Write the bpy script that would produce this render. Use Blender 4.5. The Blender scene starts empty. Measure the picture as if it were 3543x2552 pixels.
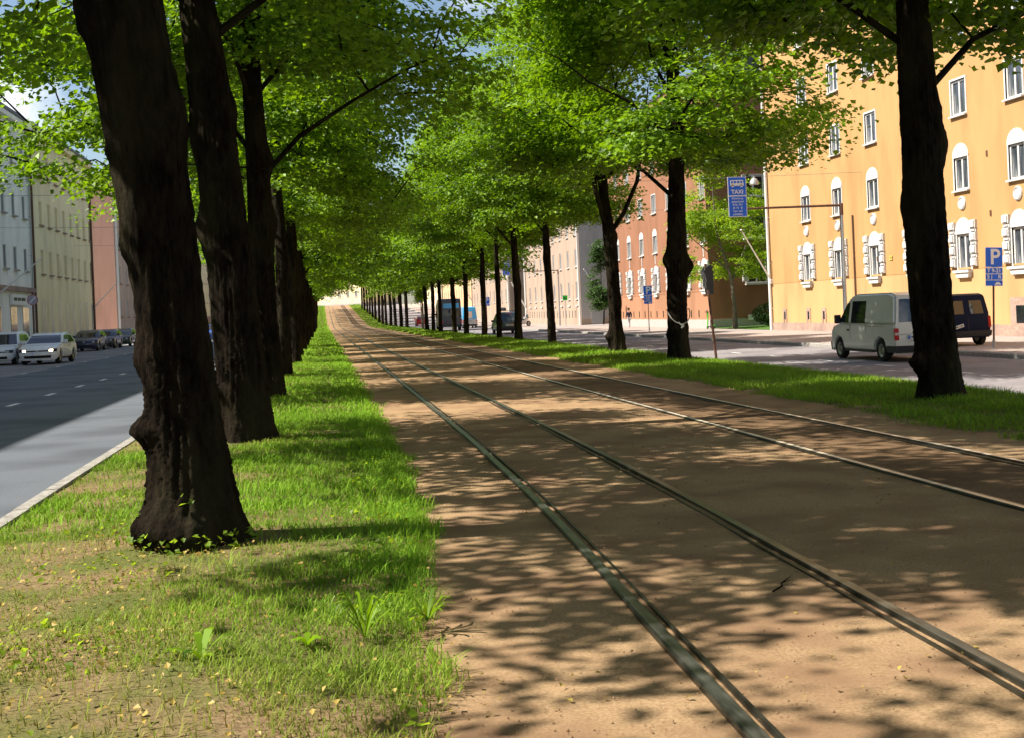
import bpy, bmesh, math, random
import numpy as np
from mathutils import Vector, Matrix, Euler

rnd = random.Random(7)
rng = np.random.default_rng(11)
PI = math.pi
R = math.radians

# ------------------------------------------------------------------ camera, world, sun, exposure
scene = bpy.context.scene
COL = scene.collection
cam_d = bpy.data.cameras.new('camera')
cam_d.sensor_width = 36.0
cam_d.lens = 4200 / 3543 * 36
cam_d.shift_y = -0.0569
cam_d.clip_start = 0.1
cam_d.clip_end = 4000
cam = bpy.data.objects.new('camera', cam_d)
COL.objects.link(cam)
YAW, ROLL = R(8.93), R(2.4)
_f = Vector((math.sin(YAW), math.cos(YAW), 0)); _r = Vector((math.cos(YAW), -math.sin(YAW), 0)); _u = Vector((0, 0, 1))
_cx = _r * math.cos(ROLL) - _u * math.sin(ROLL)
_cy = _r * math.sin(ROLL) + _u * math.cos(ROLL)
cam.matrix_world = Matrix(((_cx.x, _cy.x, -_f.x, 0), (_cx.y, _cy.y, -_f.y, 0), (_cx.z, _cy.z, -_f.z, 1.45), (0, 0, 0, 1)))
scene.camera = cam

SUN_EL, SUN_AZ = R(47.5), R(-90)          # azimuth from +Y towards +X
sd = Vector((math.sin(SUN_AZ) * math.cos(SUN_EL), math.cos(SUN_AZ) * math.cos(SUN_EL), math.sin(SUN_EL)))
sun_d = bpy.data.lights.new('sun', 'SUN')
sun_d.energy = 5.0
sun_d.angle = R(0.53)
sun_d.color = (1.0, 0.93, 0.82)
sun = bpy.data.objects.new('sun', sun_d)
COL.objects.link(sun)
sun.rotation_euler = (-sd).to_track_quat('-Z', 'Y').to_euler()

world = bpy.data.worlds.new('World')
scene.world = world
world.use_nodes = True
wn = world.node_tree
sky = wn.nodes.new('ShaderNodeTexSky')
sky.sky_type = 'NISHITA'
sky.sun_disc = False
sky.sun_elevation = SUN_EL
sky.sun_rotation = SUN_AZ
bg = wn.nodes['Background']
bg.inputs['Strength'].default_value = 0.078
# a few fair-weather clouds in the sky texture
tc = wn.nodes.new('ShaderNodeTexCoord')
nz = wn.nodes.new('ShaderNodeTexNoise'); nz.inputs['Scale'].default_value = 3.2; nz.inputs['Detail'].default_value = 7; nz.inputs['Roughness'].default_value = 0.6
rp = wn.nodes.new('ShaderNodeValToRGB'); rp.color_ramp.elements[0].position = 0.53; rp.color_ramp.elements[1].position = 0.64
mx = wn.nodes.new('ShaderNodeMixRGB'); mx.inputs['Color2'].default_value = (9.0, 9.2, 9.5, 1)
wn.links.new(tc.outputs['Generated'], nz.inputs['Vector'])
wn.links.new(nz.outputs['Fac'], rp.inputs['Fac'])
wn.links.new(rp.outputs['Color'], mx.inputs['Fac'])
wn.links.new(sky.outputs['Color'], mx.inputs['Color1'])
wn.links.new(mx.outputs['Color'], bg.inputs['Color'])

vs = scene.view_settings
vs.view_transform = 'Standard'
vs.look = 'None'
vs.gamma = 1.0
vs.use_curve_mapping = False
vs.exposure = 0.92
cy = scene.cycles
cy.max_bounces = 5; cy.diffuse_bounces = 2; cy.glossy_bounces = 3; cy.transmission_bounces = 3; cy.transparent_max_bounces = 6
cy.use_denoising = True
cy.sample_clamp_indirect = 6.0

# ------------------------------------------------------------------ helpers
def zY(Y):
    """height of the street: level near the camera, a hill beyond 150 m, a crest at about 300 m"""
    Y = np.asarray(Y, float)
    def I(y, a, b):                       # integral of smoothstep(a,b)
        t = np.clip((y - a) / (b - a), 0, 1)
        return (b - a) * (t ** 3 - t ** 4 / 2) + np.maximum(y - b, 0)
    return 0.0365 * (I(Y, 150, 205) - I(Y, 288, 314))

def zf(Y): return float(zY(Y))

def tag(o, label=None, cat=None, group=None, kind=None):
    if label: o['label'] = label
    if cat: o['category'] = cat
    if group: o['group'] = group
    if kind: o['kind'] = kind
    return o

def empty(name, loc=(0, 0, 0), rz=0, label=None, cat=None, group=None):
    o = bpy.data.objects.new(name, None)
    o.empty_display_size = 0.2
    COL.objects.link(o)
    o.location = loc
    o.rotation_euler = (0, 0, rz)
    return tag(o, label, cat, group)

def np_mesh(name, verts, faces, mats, midx=None, smooth=False, parent=None, sharp=None):
    """faces: list of index tuples, or an (n,k) array"""
    me = bpy.data.meshes.new(name)
    v = np.asarray(verts, dtype=np.float32).reshape(-1, 3)
    if isinstance(faces, np.ndarray):
        n, k = faces.shape
        me.vertices.add(len(v)); me.vertices.foreach_set('co', v.ravel())
        me.loops.add(n * k); me.loops.foreach_set('vertex_index', faces.astype(np.int32).ravel())
        me.polygons.add(n)
        me.polygons.foreach_set('loop_start', np.arange(0, n * k, k, dtype=np.int32))
        me.update(calc_edges=True)
    else:
        me.from_pydata(v.tolist(), [], faces)
    if not isinstance(mats, (list, tuple)): mats = [mats]
    for m in mats: me.materials.append(m)
    if midx is not None: me.polygons.foreach_set('material_index', np.asarray(midx, dtype=np.int32))
    me.polygons.foreach_set('use_smooth', np.full(len(me.polygons), bool(smooth)))
    me.validate()
    me.update()
    if smooth and sharp: me.set_sharp_from_angle(angle=sharp)
    o = bpy.data.objects.new(name, me)
    COL.objects.link(o)
    if parent: o.parent = parent
    return o

class MB:
    """collects shapes; build() links them as ONE mesh object"""
    def __init__(s): s.v = []; s.f = []; s.m = []
    def raw(s, vs, fs, m=0):
        b = len(s.v); s.v += [tuple(p) for p in vs]
        for f in fs: s.f.append(tuple(i + b for i in f)); s.m.append(m)
        return s
    def box(s, x0, x1, y0, y1, z0, z1, m=0):
        vs = [(x0, y0, z0), (x1, y0, z0), (x1, y1, z0), (x0, y1, z0), (x0, y0, z1), (x1, y0, z1), (x1, y1, z1), (x0, y1, z1)]
        return s.raw(vs, [(3, 2, 1, 0), (4, 5, 6, 7), (0, 1, 5, 4), (1, 2, 6, 5), (2, 3, 7, 6), (3, 0, 4, 7)], m)
    def tube(s, pts, rad, n=8, m=0, caps=True):
        pts = [Vector(p) for p in pts]
        if not isinstance(rad, (list, tuple)): rad = [rad] * len(pts)
        vs = []; fs = []
        up = Vector((0.137, 0.211, 0.967))
        for i, p in enumerate(pts):
            d = (pts[min(i + 1, len(pts) - 1)] - pts[max(i - 1, 0)]).normalized()
            a = d.cross(up)
            if a.length < 0.1: a = d.cross(Vector((1, 0.1, 0)))
            a.normalize(); b = d.cross(a)
            for k in range(n):
                t = 2 * PI * k / n
                vs.append(p + (a * math.cos(t) + b * math.sin(t)) * rad[i])
        for i in range(len(pts) - 1):
            for k in range(n):
                fs.append((i * n + k, i * n + (k + 1) % n, (i + 1) * n + (k + 1) % n, (i + 1) * n + k))
        if caps:
            fs.append(tuple(range(n - 1, -1, -1))); fs.append(tuple((len(pts) - 1) * n + k for k in range(n)))
        return s.raw(vs, fs, m)
    def lathe(s, prof, n=20, axis='z', c=(0, 0, 0), m=0):
        """prof: list of (radius, height)"""
        vs = []; fs = []
        for r_, h in prof:
            for k in range(n):
                t = 2 * PI * k / n
                a, b = r_ * math.cos(t), r_ * math.sin(t)
                p = {'z': (a, b, h), 'y': (a, h, b), 'x': (h, a, b)}[axis]
                vs.append((p[0] + c[0], p[1] + c[1], p[2] + c[2]))
        for i in range(len(prof) - 1):
            for k in range(n):
                fs.append((i * n + k, i * n + (k + 1) % n, (i + 1) * n + (k + 1) % n, (i + 1) * n + k))
        return s.raw(vs, fs, m)
    def prism(s, poly, y0, y1, m=0):
        """polygon of (x,z) extruded along y"""
        n = len(poly)
        vs = [(x, y0, z) for x, z in poly] + [(x, y1, z) for x, z in poly]
        fs = [tuple(range(n)), tuple(range(2 * n - 1, n - 1, -1))] + [(i, i + n, (i + 1) % n + n, (i + 1) % n) for i in range(n)]
        return s.raw(vs, fs, m)
    def build(s, name, mats, parent=None, smooth=False, sharp=R(35), bevel=0, loc=None):
        o = np_mesh(name, s.v, s.f, mats, s.m, smooth, parent, sharp)
        bm = bmesh.new(); bm.from_mesh(o.data)
        bmesh.ops.recalc_face_normals(bm, faces=bm.faces)
        bm.to_mesh(o.data); bm.free()
        if smooth: o.data.set_sharp_from_angle(angle=sharp)
        if bevel:
            b = o.modifiers.new('bevel', 'BEVEL'); b.width = bevel; b.segments = 2; b.limit_method = 'ANGLE'; b.angle_limit = R(40)
        if loc: o.location = loc
        return o

def copy_tree(o, parent=None):
    c = o.copy(); COL.objects.link(c)
    if parent: c.parent = parent
    for ch in list(o.children): copy_tree(ch, c)
    return c

# ------------------------------------------------------------------ materials
def material(name, color=(0.5, 0.5, 0.5), rough=0.8, metal=0.0, spec=0.4, coat=0.0):
    m = bpy.data.materials.new(name); m.use_nodes = True
    b = m.node_tree.nodes['Principled BSDF']
    b.inputs['Base Color'].default_value = (*color, 1)
    b.inputs['Roughness'].default_value = rough
    b.inputs['Metallic'].default_value = metal
    b.inputs['Specular IOR Level'].default_value = spec
    b.inputs['Coat Weight'].default_value = coat
    return m

def noisy(name, c1, c2, scale=5, rough=0.85, bump=0.0, bscale=None, stretch=(1, 1, 1), detail=8, lo=0.35, hi=0.65, spec=0.3, c3=None, scale3=0.4, lo3=0.45, hi3=0.65, metal=0.0, bdist=0.02, fac3=0.8):
    """two colours mixed by noise, an optional third in large patches, bump"""
    m = material(name, c1, rough, metal, spec)
    nt = m.node_tree; b = nt.nodes['Principled BSDF']
    t = nt.nodes.new('ShaderNodeTexCoord')
    mp = nt.nodes.new('ShaderNodeMapping'); mp.inputs['Scale'].default_value = stretch
    n = nt.nodes.new('ShaderNodeTexNoise'); n.inputs['Scale'].default_value = scale; n.inputs['Detail'].default_value = detail; n.inputs['Roughness'].default_value = 0.65
    r = nt.nodes.new('ShaderNodeValToRGB'); r.color_ramp.elements[0].position = lo; r.color_ramp.elements[1].position = hi
    r.color_ramp.elements[0].color = (*c1, 1); r.color_ramp.elements[1].color = (*c2, 1)
    nt.links.new(t.outputs['Object'], mp.inputs['Vector']); nt.links.new(mp.outputs['Vector'], n.inputs['Vector']); nt.links.new(n.outputs['Fac'], r.inputs['Fac'])
    out = r.outputs['Color']
    if c3:
        n3 = nt.nodes.new('ShaderNodeTexNoise'); n3.inputs['Scale'].default_value = scale3; n3.inputs['Detail'].default_value = 5
        r3 = nt.nodes.new('ShaderNodeValToRGB'); r3.color_ramp.elements[0].position = lo3; r3.color_ramp.elements[1].position = hi3
        r3.color_ramp.elements[1].color = (fac3, fac3, fac3, 1)
        x = nt.nodes.new('ShaderNodeMixRGB'); x.inputs['Color2'].default_value = (*c3, 1)
        nt.links.new(mp.outputs['Vector'], n3.inputs['Vector']); nt.links.new(n3.outputs['Fac'], r3.inputs['Fac'])
        nt.links.new(r3.outputs['Color'], x.inputs['Fac']); nt.links.new(out, x.inputs['Color1'])
        out = x.outputs['Color']
    nt.links.new(out, b.inputs['Base Color'])
    if bump:
        nb = nt.nodes.new('ShaderNodeTexNoise'); nb.inputs['Scale'].default_value = bscale or scale * 3; nb.inputs['Detail'].default_value = 6; nb.inputs['Roughness'].default_value = 0.7
        bp = nt.nodes.new('ShaderNodeBump'); bp.inputs['Strength'].default_value = bump; bp.inputs['Distance'].default_value = bdist
        nt.links.new(mp.outputs['Vector'], nb.inputs['Vector']); nt.links.new(nb.outputs['Fac'], bp.inputs['Height']); nt.links.new(bp.outputs['Normal'], b.inputs['Normal'])
    return m

def leaf_material(name, dark, light, trans, tw=0.5, rough=0.5):
    m = bpy.data.materials.new(name); m.use_nodes = True
    nt = m.node_tree; nt.nodes.clear()
    out = nt.nodes.new('ShaderNodeOutputMaterial')
    geo = nt.nodes.new('ShaderNodeNewGeometry')
    def ramp(a, c):
        r = nt.nodes.new('ShaderNodeValToRGB'); r.color_ramp.elements[0].color = (*a, 1); r.color_ramp.elements[1].color = (*c, 1)
        nt.links.new(geo.outputs['Random Per Island'], r.inputs['Fac']); return r
    r1 = ramp(dark, light); r2 = ramp(tuple(x * 0.72 for x in trans), trans)
    p = nt.nodes.new('ShaderNodeBsdfPrincipled'); p.inputs['Roughness'].default_value = rough; p.inputs['Specular IOR Level'].default_value = 0.35
    tr = nt.nodes.new('ShaderNodeBsdfTranslucent')
    ms = nt.nodes.new('ShaderNodeMixShader'); ms.inputs['Fac'].default_value = tw
    nt.links.new(r1.outputs['Color'], p.inputs['Base Color']); nt.links.new(r2.outputs['Color'], tr.inputs['Color'])
    nt.links.new(p.outputs['BSDF'], ms.inputs[1]); nt.links.new(tr.outputs['BSDF'], ms.inputs[2]); nt.links.new(ms.outputs['Shader'], out.inputs['Surface'])
    return m

def attr_material(name, rough=0.7, tw=0.35):
    m = bpy.data.materials.new(name); m.use_nodes = True
    nt = m.node_tree; nt.nodes.clear()
    out = nt.nodes.new('ShaderNodeOutputMaterial')
    at = nt.nodes.new('ShaderNodeAttribute'); at.attribute_name = 'blade_color'
    p = nt.nodes.new('ShaderNodeBsdfPrincipled'); p.inputs['Roughness'].default_value = rough; p.inputs['Specular IOR Level'].default_value = 0.2
    tr = nt.nodes.new('ShaderNodeBsdfTranslucent')
    ms = nt.nodes.new('ShaderNodeMixShader'); ms.inputs['Fac'].default_value = tw
    nt.links.new(at.outputs['Color'], p.inputs['Base Color']); nt.links.new(at.outputs['Color'], tr.inputs['Color'])
    nt.links.new(p.outputs['BSDF'], ms.inputs[1]); nt.links.new(tr.outputs['BSDF'], ms.inputs[2]); nt.links.new(ms.outputs['Shader'], out.inputs['Surface'])
    return m

M = {}
M['gravel'] = noisy('gravel', (0.29, 0.182, 0.096), (0.48, 0.33, 0.19), 70, 0.95, 0.6, 260, c3=(0.25, 0.15, 0.088), scale3=1.4, lo3=0.42, hi3=0.62, bdist=0.008, spec=0.1)
M['soil'] = noisy('soil', (0.16, 0.105, 0.055), (0.32, 0.225, 0.125), 40, 0.95, 0.6, 60, c3=(0.10, 0.13, 0.03), scale3=1.3, lo3=0.42, hi3=0.6, bdist=0.02, spec=0.1)
M['asphalt'] = noisy('asphalt', (0.105, 0.118, 0.14), (0.15, 0.165, 0.19), 40, 0.9, 0.3, 300, c3=(0.075, 0.082, 0.098), scale3=0.5, bdist=0.006, spec=0.25)
M['asphalt_old'] = noisy('asphalt_old', (0.22, 0.20, 0.205), (0.30, 0.28, 0.285), 30, 0.9, 0.3, 250, c3=(0.15, 0.14, 0.15), scale3=0.5, bdist=0.006, spec=0.2)
M['asphalt_lane'] = noisy('asphalt_lane', (0.26, 0.255, 0.25), (0.35, 0.345, 0.335), 45, 0.9, 0.3, 250, c3=(0.25, 0.245, 0.24), scale3=0.3, bdist=0.006, spec=0.2)
M['paving'] = noisy('paving', (0.33, 0.27, 0.24), (0.44, 0.37, 0.33), 12, 0.9, 0.2, 100, c3=(0.33, 0.28, 0.25), scale3=0.4, spec=0.2)
M['kerbstone'] = noisy('kerbstone', (0.22, 0.205, 0.185), (0.42, 0.395, 0.36), 12, 0.85, 0.4, 70, spec=0.25)
M['paint_line'] = noisy('paint_line', (0.55, 0.55, 0.53), (0.8, 0.8, 0.78), 18, 0.7, lo=0.25, hi=0.5)
M['ground'] = noisy('ground', (0.10, 0.12, 0.06), (0.17, 0.16, 0.10), 0.5, 0.95)
M['steel'] = noisy('steel', (0.045, 0.047, 0.036), (0.10, 0.098, 0.078), 22, 0.42, 0.15, 120, metal=0.75, stretch=(1, 0.2, 1), bdist=0.003)
M['worn_steel'] = noisy('worn_steel', (0.10, 0.102, 0.085), (0.26, 0.26, 0.23), 30, 0.32, metal=0.7, stretch=(1, 0.1, 1))
M['polished_glint'] = noisy('polished_glint', (0.80, 0.67, 0.52), (0.90, 0.78, 0.62), 20, 0.38, metal=0.35, stretch=(1, 0.15, 1))  # tan glint off the rail heads put into the base colour
M['groove'] = material('groove', (0.02, 0.018, 0.014), 0.9)
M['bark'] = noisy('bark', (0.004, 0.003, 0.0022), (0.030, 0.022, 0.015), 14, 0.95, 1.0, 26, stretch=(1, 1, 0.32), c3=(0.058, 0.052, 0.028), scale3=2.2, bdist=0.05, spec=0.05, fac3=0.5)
M['bark_pale'] = noisy('bark_pale', (0.12, 0.10, 0.075), (0.26, 0.22, 0.17), 12, 0.9, 0.6, 20, stretch=(1, 1, 0.25), bdist=0.03, spec=0.1)
M['leaf'] = leaf_material('leaf', (0.018, 0.060, 0.003), (0.235, 0.405, 0.010), (0.40, 0.67, 0.008), 0.33)
M['leaf_young'] = leaf_material('leaf_young', (0.11, 0.20, 0.012), (0.20, 0.32, 0.02), (0.55, 0.75, 0.03), 0.5)
M['leaf_dark'] = leaf_material('leaf_dark', (0.03, 0.07, 0.018), (0.07, 0.13, 0.03), (0.12, 0.24, 0.03), 0.35)
M['grass'] = attr_material('grass')
M['dry_leaf'] = leaf_material('dry_leaf', (0.35, 0.22, 0.05), (0.55, 0.42, 0.10), (0.4, 0.3, 0.06), 0.25)

def plaster(name, c, dirt=0.72):
    return noisy(name, c, tuple(min(1, x * 1.08) for x in c), 1.2, 0.92, 0.12, 90, c3=tuple(x * dirt for x in c), scale3=0.75, lo3=0.46, hi3=0.74, spec=0.15, stretch=(1, 1, 0.30), fac3=0.75)
M['orange_plaster'] = plaster('orange_plaster', (0.485, 0.28, 0.118))
M['orange_plaster_low'] = plaster('orange_plaster_low', (0.54, 0.33, 0.152))
M['rust_plaster_low'] = plaster('rust_plaster_low', (0.38, 0.195, 0.115))
M['rust_plaster'] = plaster('rust_plaster', (0.30, 0.145, 0.085))
M['beige_plaster'] = plaster('beige_plaster', (0.41, 0.305, 0.235))
M['grey_plaster'] = plaster('grey_plaster', (0.42, 0.39, 0.37))
M['peach_plaster'] = plaster('peach_plaster', (0.66, 0.42, 0.25))
M['white_plaster'] = plaster('white_plaster', (0.92, 0.90, 0.86))
M['yellow_plaster'] = plaster('yellow_plaster', (0.95, 0.80, 0.52))
M['pink_plaster'] = plaster('pink_plaster', (0.82, 0.46, 0.34))
M['rosy_plaster'] = plaster('rosy_plaster', (0.66, 0.47, 0.38))
M['cream_plaster'] = plaster('cream_plaster', (0.80, 0.66, 0.42))
M['granite'] = noisy('granite', (0.33, 0.22, 0.17), (0.47, 0.33, 0.27), 9, 0.85, 0.3, 60, c3=(0.27, 0.19, 0.16), scale3=0.8, spec=0.25)
M['grey_stone'] = noisy('grey_stone', (0.36, 0.33, 0.31), (0.48, 0.45, 0.42), 9, 0.85, 0.3, 60, spec=0.25)
M['roof'] = noisy('roof', (0.05, 0.052, 0.07), (0.08, 0.082, 0.10), 3, 0.55, spec=0.4)
M['roof_red'] = noisy('roof_red', (0.16, 0.06, 0.05), (0.22, 0.09, 0.07), 3, 0.6)
M['white_trim'] = noisy('white_trim', (0.55, 0.535, 0.51), (0.66, 0.64, 0.615), 8, 0.6, lo=0.3, hi=0.6)
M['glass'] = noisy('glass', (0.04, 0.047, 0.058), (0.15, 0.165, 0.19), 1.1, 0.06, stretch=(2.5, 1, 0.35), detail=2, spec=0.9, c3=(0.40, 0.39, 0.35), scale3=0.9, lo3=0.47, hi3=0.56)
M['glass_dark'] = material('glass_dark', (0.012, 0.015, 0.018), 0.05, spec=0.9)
M['car_glass'] = material('car_glass', (0.012, 0.018, 0.024), 0.04, spec=1.0)
M['brown_metal'] = noisy('brown_metal', (0.10, 0.045, 0.028), (0.14, 0.07, 0.045), 12, 0.6, spec=0.4)
M['galvanised'] = noisy('galvanised', (0.36, 0.37, 0.38), (0.48, 0.49, 0.50), 14, 0.5, metal=0.5)
M['white_paint'] = material('white_paint', (0.78, 0.77, 0.74), 0.45)
M['sign_blue'] = material('sign_blue', (0.02, 0.15, 0.78), 0.5, spec=0.3)
M['sign_white'] = material('sign_white', (0.82, 0.82, 0.82), 0.5)
M['sign_red'] = material('sign_red', (0.60, 0.03, 0.03), 0.45)
M['sign_green'] = material('sign_green', (0.03, 0.55, 0.04), 0.5)
M['sign_yellow'] = material('sign_yellow', (0.62, 0.48, 0.12), 0.5)
M['sign_back'] = material('sign_back', (0.07, 0.07, 0.075), 0.6)
M['black'] = material('black', (0.012, 0.012, 0.012), 0.6)
M['rubber'] = noisy('rubber', (0.014, 0.014, 0.014), (0.03, 0.03, 0.028), 30, 0.9)
M['plastic'] = material('plastic', (0.022, 0.024, 0.028), 0.55)
M['rim'] = noisy('rim', (0.32, 0.31, 0.26), (0.45, 0.44, 0.38), 12, 0.4, metal=0.6)
M['red_lens'] = material('red_lens', (0.42, 0.008, 0.006), 0.4, spec=0.25)
M['grey_lens'] = material('grey_lens', (0.42, 0.38, 0.34), 0.2, spec=0.7)
M['wire'] = material('wire', (0.16, 0.16, 0.17), 0.6)
M['skin'] = material('skin', (0.50, 0.30, 0.22), 0.6)
M['dark_cloth'] = noisy('dark_cloth', (0.025, 0.025, 0.045), (0.05, 0.05, 0.08), 20, 0.9)
M['pale_cloth'] = noisy('pale_cloth', (0.42, 0.40, 0.42), (0.55, 0.53, 0.55), 20, 0.9)
M['hair'] = material('hair', (0.03, 0.02, 0.012), 0.7)
M['scooter_green'] = material('scooter_green', (0.10, 0.62, 0.03), 0.4)
M['rope'] = material('rope', (0.35, 0.34, 0.30), 0.9)

def paint(name, c, rough=0.28, metal=0.0):
    m = noisy(name, c, tuple(min(1, x * 1.06) for x in c), 1.5, rough, spec=0.5, metal=metal)
    m.node_tree.nodes['Principled BSDF'].inputs['Coat Weight'].default_value = 0.35
    m.node_tree.nodes['Principled BSDF'].inputs['Coat Roughness'].default_value = 0.06
    return m
M['van_white'] = paint('van_white', (0.66, 0.67, 0.62))
M['car_white'] = paint('car_white', (0.72, 0.73, 0.73))
M['navy'] = material('navy', (0.004, 0.010, 0.036), 0.55, spec=0.12)
M['lawn'] = noisy('lawn', (0.05, 0.12, 0.015), (0.09, 0.19, 0.025), 9, 0.95, 0.5, 60)
M['glass_reflection'] = noisy('glass_reflection', (0.42, 0.36, 0.24), (0.55, 0.48, 0.33), 1.5, 0.3, stretch=(2, 1, 0.4))  # reflected pale tan is put into the pane colour itself
M['glass_grey'] = noisy('glass_grey', (0.30, 0.33, 0.33), (0.42, 0.45, 0.44), 1.5, 0.3, stretch=(2, 1, 0.4))
M['faded_red'] = material('faded_red', (0.42, 0.20, 0.22), 0.7)
M['faded_blue'] = material('faded_blue', (0.36, 0.34, 0.46), 0.7)
M['dark_green'] = paint('dark_green', (0.018, 0.045, 0.035))
M['charcoal'] = paint('charcoal', (0.03, 0.035, 0.05))
M['dark_blue'] = paint('dark_blue', (0.02, 0.03, 0.075))
M['silver'] = paint('silver', (0.42, 0.43, 0.44), 0.35, 0.4)
M['sky_blue'] = paint('sky_blue', (0.06, 0.36, 0.66))
M['car_red'] = paint('car_red', (0.42, 0.02, 0.02))
M['car_blue'] = paint('car_blue', (0.03, 0.10, 0.40))
lamp_on = bpy.data.materials.new('lamp_on'); lamp_on.use_nodes = True
_b = lamp_on.node_tree.nodes['Principled BSDF']; _b.inputs['Base Color'].default_value = (0.9, 0.8, 0.6, 1)
_b.inputs['Emission Color'].default_value = (1.0, 0.80, 0.50, 1); _b.inputs['Emission Strength'].default_value = 6.0
M['lamp_on'] = lamp_on

# ------------------------------------------------------------------ street surfaces
def yline(a, b, near=1.0, grow=1.045):
    ys = [a]; st = near
    while ys[-1] < b: ys.append(ys[-1] + st); st *= grow
    ys[-1] = b
    return np.array(ys)

def verge_edge(y):
    """where the grass of the left strip ends towards the gravel"""
    return np.interp(y, [-30, 4, 5, 6.3, 8, 10, 14, 40], [0.34, 0.34, 0.39, 0.51, 0.66, 0.75, 0.84, 0.86])

def sheet(name, sect, ys, mat, kind='structure', wob=0.0, xmap=None, parent=None, follow=True, smooth=True):
    """cross-section [(x,z),...] swept along the street"""
    n = len(sect); ys = np.asarray(ys, float)
    X = np.array([p[0] for p in sect]); Z = np.array([p[1] for p in sect])
    V = np.zeros((len(ys), n, 3)); V[:, :, 0] = X; V[:, :, 1] = ys[:, None]; V[:, :, 2] = Z + (zY(ys)[:, None] if follow else 0)
    if xmap: V[:, :, 0] = xmap(V[:, :, 0], V[:, :, 1])
    if wob:
        V[:, :, 2] += wob * (np.sin(V[:, :, 0] * 2.3 + V[:, :, 1] * 1.7) + np.sin(V[:, :, 0] * 5.1 - V[:, :, 1] * 3.9) * 0.6 + np.sin(V[:, :, 1] * 0.9 + 1.0))
    i = np.arange(len(ys) - 1)[:, None] * n + np.arange(n - 1)[None, :]
    F = np.stack([i, i + 1, i + 1 + n, i + n], -1).reshape(-1, 4)
    o = np_mesh(name, V.reshape(-1, 3), F, mat, smooth=smooth, parent=parent)
    if kind: o['kind'] = kind
    return o

YS = yline(-30, 420, 2.0, 1.02)
YN = np.concatenate([np.arange(-30, 60, 0.25), yline(60, 420, 0.5, 1.03)])
sheet('ground', [(x, -0.75) for x in (-900, -300, -100, -50, 0, 50, 100, 300, 900)], yline(-60, 1500, 6, 1.05), M['ground'])
sheet('tram_bed', list(zip(np.linspace(0.05, 7.3, 25), [0.0] * 25)), YN, M['gravel'], wob=0.005)
M['dark_gravel'] = noisy('dark_gravel', (0.15, 0.09, 0.05), (0.27, 0.175, 0.10), 70, 0.95, 0.6, 260, c3=(0.13, 0.08, 0.045), scale3=1.4, lo3=0.42, hi3=0.62, bdist=0.008, spec=0.1)
sheet('tram_bed', list(zip(np.linspace(4.60, 5.59, 9), [0.007] * 9)), YN, M['dark_gravel'], wob=0.005)
VL = [(-2.36, 0.02), (-2.1, 0.03), (-1.7, 0.045), (-1.2, 0.06), (-0.7, 0.06), (-0.2, 0.05), (0.3, 0.035), (0.62, 0.02), (0.80, -0.02)]
VR = [(6.6, -0.02), (6.85, 0.012), (7.4, 0.025), (8.0, 0.04), (8.6, 0.05), (9.1, 0.04), (9.4, 0.0), (9.66, -0.18), (9.85, -0.31)]
sheet('grass_verge', VL, YN, M['soil'], wob=0.007, xmap=lambda x, y: np.where(x > -0.6, -0.6 + (x + 0.6) * (verge_edge(y) - 0.02 + 0.6) / 1.4, x))
sheet('grass_verge', VR, YN, M['soil'], wob=0.007)
sheet('road', [(-2.52, -0.15), (-4.5, -0.15), (-6.7, -0.15), (-9.5, -0.15), (-11.2, -0.15)], YS, M['asphalt'])
sheet('parking_lane', [(-11.2, -0.152), (-13.5, -0.152), (-17.3, -0.152)], YS, M['asphalt_old'])
sheet('road', [(10.0, -0.45), (13.0, -0.45), (16.0, -0.45), (18.75, -0.45)], YS, M['asphalt_old'])
sheet('pavement', [(18.9, -0.32), (22.0, -0.318), (25.45, -0.30)], YS, M['paving'])
sheet('pavement', [(-17.4, -0.03), (-18.2, -0.03), (-19.0, -0.02)], YS, M['paving'])

def kerb(sect, y0, y1, step, gap=0.012):
    """one run of kerb stones with open joints, a single mesh"""
    mb = MB(); y = y0
    while y < y1:
        e = y + step * (0.9 + 0.2 * rnd.random())
        z = zf(y); z2 = zf(e); jx = rnd.uniform(-0.006, 0.006); jz = rnd.uniform(-0.006, 0.006)
        n = len(sect)
        vs = [(x + jx, y + gap / 2, q + z + jz) for x, q in sect] + [(x + jx, e - gap / 2, q + z2 + jz) for x, q in sect]
        mb.raw(vs, [tuple(range(n)), tuple(range(2 * n - 1, n - 1, -1))] + [(i, (i + 1) % n, (i + 1) % n + n, i + n) for i in range(n)])
        y = e
        if y > 60: step = 6.0
    o = mb.build('kerb', M['kerbstone']); o['kind'] = 'structure'
kerb([(-2.36, -0.3), (-2.36, 0.045), (-2.48, 0.04), (-2.53, 0.0), (-2.53, -0.3)], 1, 330, 1.2)
kerb([(9.86, -0.55), (9.86, -0.32), (9.99, -0.325), (10.02, -0.36), (10.02, -0.55)], 4, 330, 1.2)
kerb([(18.74, -0.55), (18.74, -0.34), (18.78, -0.31), (18.92, -0.305), (18.92, -0.55)], 10, 330, 1.2)
kerb([(-17.28, -0.3), (-17.28, -0.05), (-17.32, -0.02), (-17.42, -0.015), (-17.42, -0.3)], 20, 330, 1.2)

mb = MB()
def mark(mb, x0, x1, y0, y1, z): mb.raw([(x0, y0, z + zf(y0)), (x1, y0, z + zf(y0)), (x1, y1, z + zf(y1)), (x0, y1, z + zf(y1))], [(0, 1, 2, 3)])
y = 27.6 - 3.72 * 6
while y < 250: mark(mb, -6.83, -6.70, y, y + 0.95, -0.146); y += 3.72
for y in np.arange(30, 240, 6.0): mark(mb, -11.28, -11.18, y, y + 0.9, -0.146)
y = 18.4
while y < 250: mark(mb, 14.86, 14.99, y, y + 1.0, -0.446); y += 3.95
o = mb.build('road_marking', M['paint_line']); o['kind'] = 'structure'
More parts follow.
